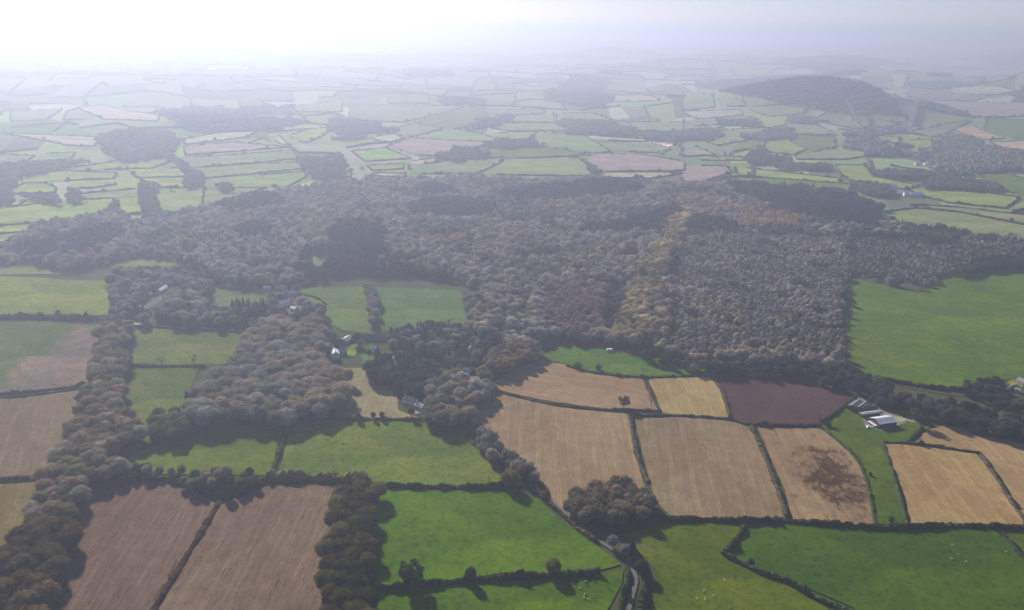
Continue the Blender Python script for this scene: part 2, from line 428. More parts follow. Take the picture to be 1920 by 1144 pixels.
NEAR = [
 ('ridged brown stubble field in the bottom corner beside the long tree belt', px('A', [(430, 440), (950, 450), (1170, 570), (815, 1150), (740, 1290), (60, 1290), (200, 1000), (380, 640)]), 'ridge', (.205, .145, .115), ((287, 1144), (390, 950))),
 ('brown stubble field between the dark strip and the short tree belt', px('A', [(1180, 575), (1440, 470), (1800, 470), (1880, 480), (1880, 1290), (780, 1290), (840, 1144)]), 'ridge', (.23, .166, .128), ((310, 1144), (440, 940))),
 ('green pasture in front of the domed wood, left of the straight hedge', px('A', [(560, 360), (700, 240), (840, 180), (1000, 110), (1550, 95), (1450, 425), (950, 420), (640, 420)]), 'pasture', (.11, .17, .03), None),
 ('pale green pasture with dark cattle below the tan paddock', px('P', [(546, 782), (700, 784), (830, 784), (880, 815), (945, 885), (938, 914), (830, 912), (717, 908), (640, 898), (518, 893)]), 'pasture', (.135, .19, .04), None),
 ('bright green pasture in the lower middle beside the winding lane', px('B', [(110, 490), (850, 500), (1050, 545), (1180, 650), (1310, 745), (1510, 900), (1380, 940), (700, 985), (180, 1035), (100, 900)]), 'pasture', BRIGHT, None),
 ('green pasture with white cattle at the bottom edge beside the lane', px('B', [(120, 1045), (700, 995), (1380, 955), (1525, 920), (1515, 1000), (1445, 1144), (1400, 1300), (100, 1300)]), 'pasture', (.08, .16, .010), None),
 ('olive green pasture between the lane and the zigzag hedge', px('P', [(1165, 1000), (1260, 978), (1395, 982), (1355, 1042), (1412, 1070), (1478, 1095), (1525, 1125), (1600, 1144), (1660, 1200), (1200, 1200), (1215, 1144), (1230, 1075), (1205, 1045)]), 'pasture', OLIVE, None),
 ('large dark green pasture in the bottom corner behind the zigzag hedge', px('P', [(1395, 982), (1490, 982), (1630, 994), (1770, 989), (1868, 992), (1930, 1062), (1990, 1100), (1990, 1210), (1660, 1210), (1600, 1142), (1478, 1090), (1365, 1042)]), 'pasture', DARK, None),
 ('small olive pasture corner at the edge beyond the dark pasture', px('P', [(1872, 992), (1990, 990), (1990, 1095), (1925, 1055)]), 'pasture', OLIVE, None),
 ('large tan stubble field with fine upright lines above the copse', px('P', [(880, 735), (925, 733), (1000, 752), (1080, 766), (1182, 776), (1192, 850), (1210, 905), (1228, 968), (1060, 968), (1010, 905), (950, 845), (888, 790)]), 'stubble', (.36, .265, .165), ((1130, 900), (1110, 780))),
 ('grey brown stubble field in the middle of the tan fields', px('P', [(1188, 784), (1280, 781), (1370, 788), (1407, 800), (1432, 850), (1457, 920), (1473, 973), (1262, 975), (1226, 940), (1206, 870)]), 'stubble', (.31, .235, .15), ((1330, 960), (1290, 790))),
 ('tan stubble field with a large dark brown wet blotch', px('K', [(398, 160), (560, 162), (735, 168), (790, 205), (865, 268), (945, 340), (990, 450), (1015, 600), (1035, 695), (800, 690), (590, 665), (540, 500), (440, 270)]), 'blotched_stubble', (.37, .255, .16), ((1580, 970), (1480, 810))),
 ('narrow green valley of rough grass running down past the barns', px('K', [(930, 15), (770, 130), (795, 210), (870, 265), (950, 340), (1000, 460), (1040, 690), (1220, 685), (1170, 500), (1110, 360), (1060, 260), (1080, 240), (1200, 240), (1330, 170), (1350, 110), (1200, 60), (1030, 30)]), 'pasture', (.085, .14, .018), None),
 ('golden stubble field with diagonal drill lines at the right', px('K', [(1075, 250), (1230, 255), (1580, 305), (1640, 380), (1730, 500), (1830, 660), (1840, 700), (1620, 690), (1220, 682), (1170, 500), (1110, 360)]), 'stubble', (.43, .305, .16), ((1850, 980), (1745, 840))),
 ('golden stubble field running off the edge beside the dark valley trees', px('K', [(1225, 240), (1300, 180), (1400, 145), (1830, 245), (2000, 280), (2000, 760), (1840, 670), (1720, 450), (1600, 300), (1400, 270)]), 'stubble', (.42, .295, .17), ((1900, 900), (1830, 830))),
 ('dark maroon ploughed field below the valley trees', px('P', [(1338, 702), (1400, 706), (1500, 716), (1560, 730), (1603, 746), (1563, 785), (1536, 799), (1412, 798), (1376, 790), (1366, 760), (1352, 725)]), 'plough', (.115, .066, .078), ((1450, 780), (1380, 720))),
 ('small golden yellow stubble field between two hedges', px('P', [(1213, 711), (1280, 705), (1335, 707), (1352, 730), (1368, 784), (1240, 777), (1226, 740)]), 'stubble', (.44, .335, .17), ((1310, 780), (1280, 712))),
 ('curved tan stubble field with a lone round tree', px('P', [(905, 728), (960, 693), (1010, 674), (1060, 683), (1100, 697), (1207, 707), (1222, 740), (1238, 772), (1170, 770), (1090, 762), (1010, 750), (930, 731)]), 'stubble', (.38, .27, .17), ((950, 745), (1080, 765))),
 ('narrow green meadow along the foot of the big wood', px('P', [(1010, 672), (1040, 650), (1150, 655), (1240, 672), (1330, 690), (1330, 706), (1200, 706), (1100, 696), (1060, 684)]), 'pasture', (.08, .175, .03), None),
 ('large bright green pasture at the right edge beside the big wood', px('P', [(1585, 520), (1640, 530), (1690, 543), (1730, 548), (1780, 520), (1850, 502), (1920, 508), (2000, 512), (2000, 722), (1900, 712), (1800, 726), (1750, 726), (1640, 708), (1590, 690), (1583, 620)]), 'pasture', (.098, .178, .025), None),
 ('tan paddock between the domed wood and the dark evergreens', px('P', [(640, 690), (690, 688), (722, 720), (746, 740), (748, 770), (790, 786), (620, 786), (640, 740)]), 'stubble', (.35, .31, .19), ((650, 780), (690, 690))),
 ('two-tone green and dull pink field at the left edge', px('P', [(-80, 603), (60, 601), (192, 610), (182, 690), (165, 722), (0, 739), (-80, 746)]), 'two_tone', (.105, .155, .058), None),
 ('dull mauve tan field at the left edge below the two-tone field', px('P', [(-80, 748), (162, 726), (150, 780), (115, 860), (92, 895), (0, 901), (-80, 910)]), 'stubble', (.25, .195, .135), ((20, 890), (60, 750))),
 ('olive tan field at the left edge beside the belt', px('P', [(-80, 912), (92, 901), (75, 945), (45, 1000), (0, 1055), (-80, 1120)]), 'stubble', (.24, .19, .09), ((10, 1020), (50, 920))),
 ('mid green pasture under the grey road at the left', px('P', [(240, 611), (350, 616), (468, 624), (438, 684), (236, 686)]), 'pasture', (.13, .175, .055), None),
 ('mid green pasture below the row of three hedge trees', px('P', [(232, 690), (375, 688), (355, 740), (348, 790), (280, 806), (222, 785)]), 'pasture', (.115, .165, .045), None),
 ('yellow green pasture at the left edge above the tree-lined hedge', px('P', [(-80, 515), (70, 520), (130, 525), (207, 526), (206, 592), (100, 590), (-80, 594)]), 'pasture', (.19, .245, .06), None),
 ('green paddock left of the short row of trees', px('P', [(560, 540), (620, 538), (695, 538), (702, 600), (698, 628), (640, 620), (600, 602)]), 'pasture', (.115, .19, .055), None),
 ('green pasture right of the short row of trees below the wood', px('P', [(703, 538), (780, 540), (865, 545), (880, 612), (780, 616), (715, 624), (705, 590)]), 'pasture', (.105, .185, .055), None),
 ('green clearing beside the pointed conifers', px('P', [(390, 540), (430, 530), (500, 536), (500, 575), (440, 580), (385, 574)]), 'pasture', (.115, .185, .07), None),
 ('pale olive clearing above the square grove', px('P', [(195, 486), (260, 474), (335, 482), (335, 500), (200, 503)]), 'pasture', (.17, .20, .08), None),
 ('small bright clearing inside the wood', px('P', [(555, 490), (585, 466), (628, 470), (600, 500)]), 'pasture', (.12, .21, .08), None),
 ('thin pale meadow strip at the left edge below the wood', px('P', [(-80, 494), (60, 488), (135, 500), (130, 514), (-80, 516)]), 'pasture', (.16, .20, .08), None),
 ('bright green lawn behind the white-roofed house', px('P', [(628, 655), (640, 645), (672, 645), (668, 668), (650, 668)]), 'pasture', (.16, .27, .05), None),
 ('shaded green garden beside the dark cypress', px('P', [(675, 660), (700, 640), (702, 680), (678, 684)]), 'pasture', (.09, .17, .06), None),
 ('green garden strip right of the dark cypress', px('P', [(714, 664), (750, 655), (775, 660), (745, 674), (716, 676)]), 'pasture', (.11, .19, .06), None),
 ('bright yellow green lawn right of the evergreens', px('P', [(786, 670), (815, 672), (830, 685), (792, 686)]), 'pasture', (.20, .29, .04), None),
 ('thin bright lawn strip below the yellow green lawn', px('P', [(800, 690), (832, 691), (830, 696), (802, 695)]), 'pasture', (.20, .29, .05), None),
 ('small yellow lawn of the property at the right edge', px('P', [(1885, 718), (1896, 710), (1914, 713), (1915, 719), (1900, 724)]), 'pasture', (.24, .27, .04), None),
]
for lab, poly, mat, tint, stripe in NEAR:
    g = sum(tint) / 3 * .10          # deeper, slightly richer than the first estimate
    w = [G(a, b) for a, b in poly]; mx = sum(a for a, _ in w) / len(w); my = sum(b for _, b in w) / len(w)
    w = [(mx + (a - mx) * (1 - 1.5 / max(8, math.hypot(a - mx, b - my))), my + (b - my) * (1 - 1.5 / max(8, math.hypot(a - mx, b - my)))) for a, b in w]    # rough margin under the hedge
    FIELD_POLYS.append(poly)
    field(lab, None, mat, [max(.004, c * .84 - g) if mat in ('pasture', 'two_tone') else max(.008, c * k * .72 - g * .4) for c, k in zip(tint, (1.0, .95, .83))], stripe, world_poly=w)

# pixel outlines of the traced patchwork beyond the wood: crop, colour, outline
MID = [
 ('G', YG, [(320, 915), (640, 865), (920, 835), (925, 860), (800, 905)]), ('G', YG, [(690, 910), (960, 905), (1000, 945), (740, 955)]),
 ('G', YG, [(740, 960), (1000, 955), (1000, 1005), (860, 1005)]), ('G', YG, [(120, 945), (330, 920), (620, 930), (600, 960), (420, 965), (130, 980)]),
 ('G', YG, [(70, 1010), (140, 985), (240, 985), (300, 1010), (290, 1035), (60, 1040)]), ('G', YG, [(400, 975), (600, 965), (620, 990), (480, 1010), (380, 1005)]),
 ('G', PG, [(450, 1040), (740, 1015), (745, 1050), (600, 1060), (470, 1065)]), ('G', YG, [(80, 1110), (150, 1075), (270, 1058), (290, 1085), (90, 1105)]),
 ('P', YG, [(-20, 396), (100, 380), (210, 373), (205, 398), (140, 412), (-20, 421)]), ('P', YG, [(-20, 426), (110, 415), (60, 432), (-20, 437)]), ('P', PG, [(-20, 441), (50, 435), (10, 456), (-20, 458)]),
 ('G', YG, [(620, 1110), (640, 1065), (760, 1060), (760, 1144), (620, 1150)]), ('G', PG, [(840, 1030), (1090, 1010), (1080, 1120), (850, 1150)]),
 ('G', PG, [(990, 850), (1560, 810), (1590, 850), (1300, 880), (1000, 900)]), ('G', PG, [(1040, 905), (1600, 870), (1620, 905), (1100, 955)]),
 ('G', PG, [(1090, 965), (1620, 925), (1640, 945), (1540, 1000), (1100, 1005)]), ('G', PG, [(1090, 1012), (1420, 1010), (1250, 1060), (1100, 1120)]),
 ('G', PALE, [(985, 750), (1180, 715), (1370, 710), (1300, 740), (1000, 775)]), ('G', PINK, [(990, 790), (1240, 765), (1540, 790), (1000, 830)]),
 ('G', YG, [(1240, 760), (1330, 745), (1410, 745), (1300, 770)]), ('G', YG, [(1560, 730), (1640, 700), (1800, 680), (1720, 735), (1640, 765), (1580, 755)]),
 ('G', PALE, [(1460, 740), (1500, 730), (1540, 775), (1500, 770)]), ('G', PG, [(1560, 570), (1830, 535), (1830, 600), (1600, 600)]),
 ('G', PALE, [(30, 720), (540, 740), (500, 785), (370, 780)]), ('G', PG, [(-30, 830), (180, 840), (100, 890), (-30, 895)]), ('G', PG, [(190, 830), (400, 820), (380, 850), (200, 880)]),
 ('G', PG, [(60, 600), (330, 590), (250, 640), (60, 650)]), ('G', PALE, [(420, 580), (560, 565), (850, 620), (840, 650), (560, 640)]), ('G', PALE, [(630, 810), (710, 800), (700, 820), (640, 822)]),
 ('H', PG, [(50, 570), (640, 575), (400, 640), (330, 655), (150, 650), (50, 630)]), ('H', GREEN, [(640, 580), (760, 590), (780, 640), (680, 685), (560, 690), (410, 670), (480, 620)]),
 ('H', PG, [(230, 700), (390, 665), (540, 690), (370, 735), (320, 735)]), ('H', PALE, [(160, 740), (280, 720), (330, 745), (240, 765)]),
 ('H', PG, [(400, 740), (580, 695), (740, 720), (860, 755), (620, 755)]), ('H', PINK, [(250, 785), (390, 745), (620, 758), (800, 765), (680, 800), (480, 835), (400, 830)]),
 ('H', YG, [(60, 815), (230, 795), (370, 850), (130, 865)]), ('H', YG, [(140, 890), (330, 880), (330, 905), (170, 915)]), ('H', PALE, [(340, 870), (520, 850), (560, 865), (400, 885)]),
 ('H', PG, [(370, 900), (620, 860), (860, 850), (840, 880), (720, 930), (380, 930)]), ('H', PG, [(780, 920), (900, 860), (1260, 850), (1330, 900), (1330, 945), (780, 935)]),
 ('H', GREEN, [(710, 820), (850, 795), (1080, 790), (1300, 830), (1080, 845), (800, 850)]), ('H', YG, [(740, 720), (1050, 710), (980, 760), (880, 755)]),
 ('H', PG, [(1050, 715), (1290, 725), (1440, 815), (1340, 820), (1050, 775)]), ('H', PG, [(750, 590), (1085, 590), (1080, 610), (850, 620)]),
 ('H', PG, [(840, 655), (900, 625), (1130, 610), (1150, 655)]), ('H', YG, [(1160, 610), (1340, 610), (1440, 645), (1230, 655), (1150, 645)]),
 ('H', PG, [(810, 690), (880, 665), (1180, 660), (1210, 700), (920, 705)]), ('H', PALE, [(1300, 730), (1630, 750), (1620, 760), (1340, 750)]),
 ('H', PG, [(1370, 770), (1640, 765), (1760, 800), (1700, 820), (1440, 810)]), ('H', WHITE, [(1640, 765), (1790, 775), (1740, 795)]),
 ('H', PINK, [(1340, 830), (1600, 830), (1830, 870), (1830, 915), (1370, 920), (1320, 880)]), ('H', PALE, [(1390, 930), (1830, 930), (1670, 955), (1400, 955)]),
 ('H', PG, [(1430, 640), (1700, 640), (1690, 655), (1470, 650)]), ('H', PALE, [(1400, 530), (1600, 510), (1700, 540), (1460, 545)]),
 ('H', PG, [(250, 530), (450, 505), (470, 555), (260, 555)]), ('H', PG, [(1540, 660), (1830, 655), (1830, 710), (1600, 700)]), ('H', YG, [(-40, 920), (50, 925), (50, 950), (-40, 950)]),
 ('H', PALE, [(130, 945), (210, 928), (340, 935), (340, 947)]), ('H', WHITE, [(1090, 322), (1190, 314), (1190, 322)]), ('H', PALE, [(1080, 372), (1210, 362), (1200, 376)]), ('H', WHITE, [(1140, 417), (1230, 410), (1220, 421)]),
 ('H', PALE, [(970, 457), (1060, 445), (1060, 465)]),
 ('I', PG, [(80, 480), (160, 475), (330, 570), (200, 570)]), ('I', PG, [(0, 500), (110, 505), (170, 575), (0, 590)]), ('I', PG, [(270, 510), (500, 515), (630, 555), (340, 575)]),
 ('I', PALE, [(0, 600), (300, 590), (320, 615), (80, 640)]), ('I', PG, [(350, 585), (680, 570), (640, 610), (460, 625)]), ('I', YG, [(700, 590), (740, 565), (930, 570), (1020, 605), (940, 615), (780, 595)]),
 ('I', YG, [(940, 640), (1000, 615), (1200, 625), (1190, 650), (1060, 650)]), ('I', PG, [(710, 640), (780, 600), (930, 625), (1160, 660), (970, 695), (830, 675)]),
 ('I', PG, [(0, 650), (330, 620), (400, 640), (260, 665), (0, 680)]), ('I', PG, [(130, 760), (200, 700), (440, 690), (420, 730), (190, 780)]), ('I', PG, [(550, 665), (720, 670), (820, 725), (580, 715)]),
 ('I', YG, [(450, 760), (560, 750), (660, 800), (590, 830), (430, 810)]), ('I', GREEN, [(590, 725), (810, 740), (820, 800), (680, 800)]), ('I', PG, [(610, 840), (840, 790), (1030, 830), (870, 855), (620, 855)]),
 ('I', PINK, [(0, 780), (60, 785), (170, 830), (0, 840)]), ('I', YG, [(90, 845), (320, 845), (330, 860), (110, 860)]), ('I', PINK, [(0, 890), (240, 895), (250, 930), (100, 975), (0, 975)]),
 ('I', YG, [(290, 900), (500, 920), (840, 960), (820, 980), (290, 935)]), ('I', GREEN, [(260, 955), (500, 960), (900, 990), (880, 1020), (460, 1010), (270, 985)]),
 ('I', YG, [(820, 890), (970, 890), (1020, 950), (1260, 995), (1200, 1015), (940, 980), (860, 950)]), ('I', GREEN, [(1590, 940), (1720, 935), (1860, 965), (1860, 1060), (1650, 1000)]),
 ('I', YG, [(1230, 1015), (1400, 1010), (1800, 1060), (1720, 1115), (1420, 1085), (1240, 1040)]), ('I', TAN, [(1460, 690), (1560, 680), (1720, 740), (1620, 750), (1480, 710)]),
 ('I', GREEN, [(1640, 640), (1860, 645), (1860, 750), (1610, 705)]), ('I', TAN, [(1650, 765), (1860, 755), (1860, 840), (1740, 815)]), ('I', YG, [(1170, 760), (1330, 750), (1340, 800), (1240, 820)]),
 ('I', PG, [(1230, 700), (1440, 660), (1540, 650), (1440, 700), (1330, 735)]), ('I', PINK, [(1320, 545), (1860, 550), (1860, 620), (1560, 625)]), ('I', (.16, .11, .10), [(1200, 500), (1300, 470), (1600, 530), (1320, 545)]),
 ('I', PALE, [(1430, 465), (1790, 490), (1640, 510), (1450, 500)]), ('I', PALE, [(1110, 400), (1210, 400), (1180, 465), (1130, 465)]), ('I', PG, [(1060, 505), (1140, 500), (1220, 540), (1120, 530)]),
 ('I', PG, [(700, 385), (880, 360), (830, 405), (740, 405)]), ('I', PG, [(1190, 330), (1350, 310), (1260, 350)]), ('I', PG, [(1550, 372), (1710, 400), (1560, 410)]), ('I', PG, [(1040, 730), (1170, 740), (1150, 770), (1060, 760)]),
 ('P', PG, [(1655, 400), (1720, 392), (1800, 400), (1930, 425), (1930, 448), (1800, 440), (1700, 425)]), ('P', (.17, .19, .09), [(1710, 385), (1800, 390), (1930, 405), (1930, 420), (1800, 396)]),
 ('P', YG, [(1180, 372), (1300, 350), (1420, 340), (1440, 350), (1300, 358)]),
]
MID_FIELDS = []
_cname = {YG: 'yellow green', PG: 'soft green', GREEN: 'deep green', PALE: 'pale straw', PINK: 'dull pink', TAN: 'tan', WHITE: 'whitish'}
_mid = []
for crop, tint, pts in MID:
    ip = px(crop, pts)
    # widen a touch so that neighbours meet under their hedges
    cx = sum(a for a, _ in ip) / len(ip); cy = sum(b for _, b in ip) / len(ip)
    ip = [(cx + (a - cx) * 1.03, cy + (b - cy) * 1.05) for a, b in ip]
    _mid.append((cx, 'left' if cx < 640 else ('middle' if cx < 1280 else 'right'), _cname.get(tint, 'dull brown'), ip, tint))
_mid.sort(key=lambda m: m[0])
_cnt = {}
for cx, side, cn, ip, tint in _mid:
    k = _cnt.get((side, cn), 0); _cnt[side, cn] = k + 1
    which = '%s %s field from the left, %s third of the far patchwork' % (ordinal(k), cn, side)
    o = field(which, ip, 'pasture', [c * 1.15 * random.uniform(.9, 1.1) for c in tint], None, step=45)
    o['group'] = 'far patchwork fields'
    MID_FIELDS.append((ip, which))
bpy.data.objects['ground']['group'] = 'ground'

# ------------------------------------------------------------------ the far patchwork: quilted land beyond the traced fields
def far_land():
    cell = []
    ys = [1500.0]
    while ys[-1] < 17000: ys.append(ys[-1] + 260 + ys[-1] * .03 + random.uniform(-60, 60))
    rows = []
    for j, y in enumerate(ys):
        half = y * .80 + 500
        st = 170 + y * .012
        nn = int(2 * half / st)
        rows.append((y, half, st))
    st = 190.0
    ncol = 72
    V, F, COL, E = [], [], [], []
    idx = {}
    for j, (y, half, _) in enumerate(rows):
        w = half / (ncol / 2)
        for i in range(ncol + 1):
            x = (i - ncol / 2) * w
            xx = x + random.uniform(-.33, .33) * w
            yy = y + random.uniform(-.3, .3) * (260 + y * .03) + 60 * math.sin(x / 900 + j)
            if yy < 1400: yy = 1400
            off = .25 + .9 * float(sstep(1300, 2600, y)) - .9
            V.append((xx, yy, h1(xx, yy) - .5 + 0 * off)); idx[i, j] = len(V) - 1
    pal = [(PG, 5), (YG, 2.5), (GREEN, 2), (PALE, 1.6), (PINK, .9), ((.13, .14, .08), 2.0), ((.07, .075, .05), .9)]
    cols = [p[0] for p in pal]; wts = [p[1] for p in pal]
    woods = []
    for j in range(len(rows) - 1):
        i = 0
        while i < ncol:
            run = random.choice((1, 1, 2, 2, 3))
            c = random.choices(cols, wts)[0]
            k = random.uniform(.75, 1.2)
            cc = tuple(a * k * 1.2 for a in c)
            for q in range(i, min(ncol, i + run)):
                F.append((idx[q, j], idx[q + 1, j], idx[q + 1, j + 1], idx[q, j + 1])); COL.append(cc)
            if c == (.07, .075, .05): woods.append((i, min(ncol, i + run), j))
            if random.random() < .62: E.append((idx[min(ncol, i + run), j], idx[min(ncol, i + run), j + 1]))
            for q in range(i, min(ncol, i + run)):
                if random.random() < .62: E.append((idx[q, j], idx[q + 1, j]))
            i += run
    A = np.array(V); SV, SF, SC = [], [], []
    for f, c in zip(F, COL):                 # each field as a small sheet that follows the ground
        p0, p1, p2, p3 = A[list(f)]; q = 5; b0 = len(SV)
        for jj in range(q):
            for ii in range(q):
                s_, t_ = ii / (q - 1), jj / (q - 1)
                p = (p0 * (1 - s_) + p1 * s_) * (1 - t_) + (p3 * (1 - s_) + p2 * s_) * t_
                SV.append((p[0], p[1], h1(p[0], p[1]) - .5))
        for jj in range(q - 1):
            for ii in range(q - 1):
                k = b0 + jj * q + ii; SF.append((k, k + 1, k + q + 1, k + q)); SC.append(c)
    F, COL = SF, SC
    me = bpy.data.meshes.new('far_fields'); me.from_pydata(SV, [], F); me.shade_smooth()
    at = me.attributes.new('col', 'FLOAT_COLOR', 'FACE')
    at.data.foreach_set('color', np.array([(*c, 1) for c in COL], np.float32).ravel())
    me.materials.append(MATS['far_fields'])
    o = link('far_fields', me)
    tag(o, 'hazy quilt of distant fields stretching to the horizon', None, None, 'structure')
    return np.array(V), E, woods, idx
FV, FE, FW, FIDX = far_land()

# ------------------------------------------------------------------ hedges
HEDGE_BROWN = (.085, .07, .04); HEDGE_GREEN = (.05, .07, .022); HEDGE_DARK = (.032, .042, .018); HEDGE_OLIVE = (.10, .10, .035)
def hedge_mesh(wpts, width, height, step, leaves, seed, gaps=0.0):
    rr = np.random.default_rng(seed)
    line = resample(wpts, step)
    n = len(line)
    P = np.array([(p.x, p.y) for p in line])
    T = np.gradient(P, axis=0); T /= np.maximum(np.linalg.norm(T, axis=1)[:, None], 1e-6)
    Nn = np.column_stack([-T[:, 1], T[:, 0]])
    s = np.concatenate([[0], np.cumsum(np.linalg.norm(np.diff(P, axis=0), axis=1))])
    hv = height * (.92 + .18 * np.sin(s / 9.1 + seed) + .14 * np.sin(s / 3.3 + 2 * seed) + rr.normal(0, .12, n))
    for _ in range(int(s[-1] / 22) + 1):      # shrubs that have grown up out of the hedge, and low thin places
        c0 = rr.uniform(0, s[-1]); hv = hv * (1 + rr.choice([.9, .6, .4, -.45, -.6]) * np.exp(-((s - c0) / rr.uniform(1.2, 3.2)) ** 2))
    wv = width * (1 + .22 * np.sin(s / 7.7 + seed) + .12 * np.sin(s / 2.9) + rr.normal(0, .09, n))
    z = hgt(P[:, 0], P[:, 1])
    prof = [(-.55, -.3), (-.56, .38), (-.40, .86), (-.02, 1.0), (.38, .88), (.56, .4), (.55, -.3)]
    V, F = [], []
    for u, v in prof:
        q = P + Nn * (u * wv + rr.normal(0, .08 * width, n))[:, None]
        zz = z + v * hv + (rr.normal(0, .06 * height, n) if v > 0 else 0)
        V.append(np.column_stack([q, zz]))
    k = len(prof)
    V = np.stack(V, 1).reshape(-1, 3)
    for i in range(n - 1):
        for j in range(k - 1):
            F.append((i * k + j, (i + 1) * k + j, (i + 1) * k + j + 1, i * k + j + 1))
    F.append(tuple(range(k))); F.append(tuple(range((n - 1) * k + k - 1, (n - 1) * k - 1, -1)))
    if leaves:
        m = int(s[-1] * leaves)
        i = rr.integers(0, n - 1, m); f = rr.random(m)
        base = P[i] * (1 - f)[:, None] + P[i + 1] * f[:, None]
        ang = rr.uniform(-.1, math.pi + .1, m)
        cu = -np.cos(ang) * .55 * wv[i]; cz = np.maximum(np.sin(ang), .0) ** .6 * hv[i] * rr.uniform(.75, 1.12, m)
        c = np.column_stack([base + Nn[i] * cu[:, None], z[i] + cz])
        nr = np.column_stack([Nn[i] * (-np.cos(ang))[:, None], np.sin(ang)]) + rr.normal(0, .5, (m, 3))
        cards(V, F, c, nr, rr.uniform(.3, .75, m) * min(1.2, height / 2.2), rr, store := [])
        V = np.vstack([V] + store)
    return V, F
def cards(V, F, c, nr, size, rr, store):
    """append irregular leaf-clump faces at c facing nr"""
    m = len(c)
    nr = nr / np.maximum(np.linalg.norm(nr, axis=1)[:, None], 1e-6)
    a = np.cross(nr, rr.normal(0, 1, (m, 3))); a /= np.maximum(np.linalg.norm(a, axis=1)[:, None], 1e-6)
    b = np.cross(nr, a)
    base = len(V) + sum(len(x) for x in store)
    q = np.empty((m, 4, 3))
    for k in range(4):
        t = k * math.pi / 2 + rr.uniform(-.5, .5, m)
        rad = size * rr.uniform(.65, 1.15, m)
        q[:, k] = c + a * (np.cos(t) * rad)[:, None] + b * (np.sin(t) * rad)[:, None] + nr * (rr.normal(0, .18, m) * size)[:, None]
    store.append(q.reshape(-1, 3))
    F.extend([(base + 4 * i, base + 4 * i + 1, base + 4 * i + 2, base + 4 * i + 3) for i in range(m)])
HEDGE_N = [0]
def hedge(label, ipts, height=2.2, width=2.6, tint=HEDGE_BROWN, leaves=9, step=1.6, group='field hedges', smooth=1):
    HEDGE_N[0] += 1
    w = smooth_line([G(a, b) for a, b in ipts], smooth) if smooth else [Vector(G(a, b)) for a, b in ipts]
    V, F = hedge_mesh(w, width, height, step, leaves, HEDGE_N[0])
    c = w[0]; z0 = h1(c.x, c.y)
    V = V - np.array([c.x, c.y, z0])
    o = mesh_obj('hedge', V, F, 'hedge_leaf')
    o.location = (c.x, c.y, z0)
    return tag(o, label, 'hedge', group, None, tint)

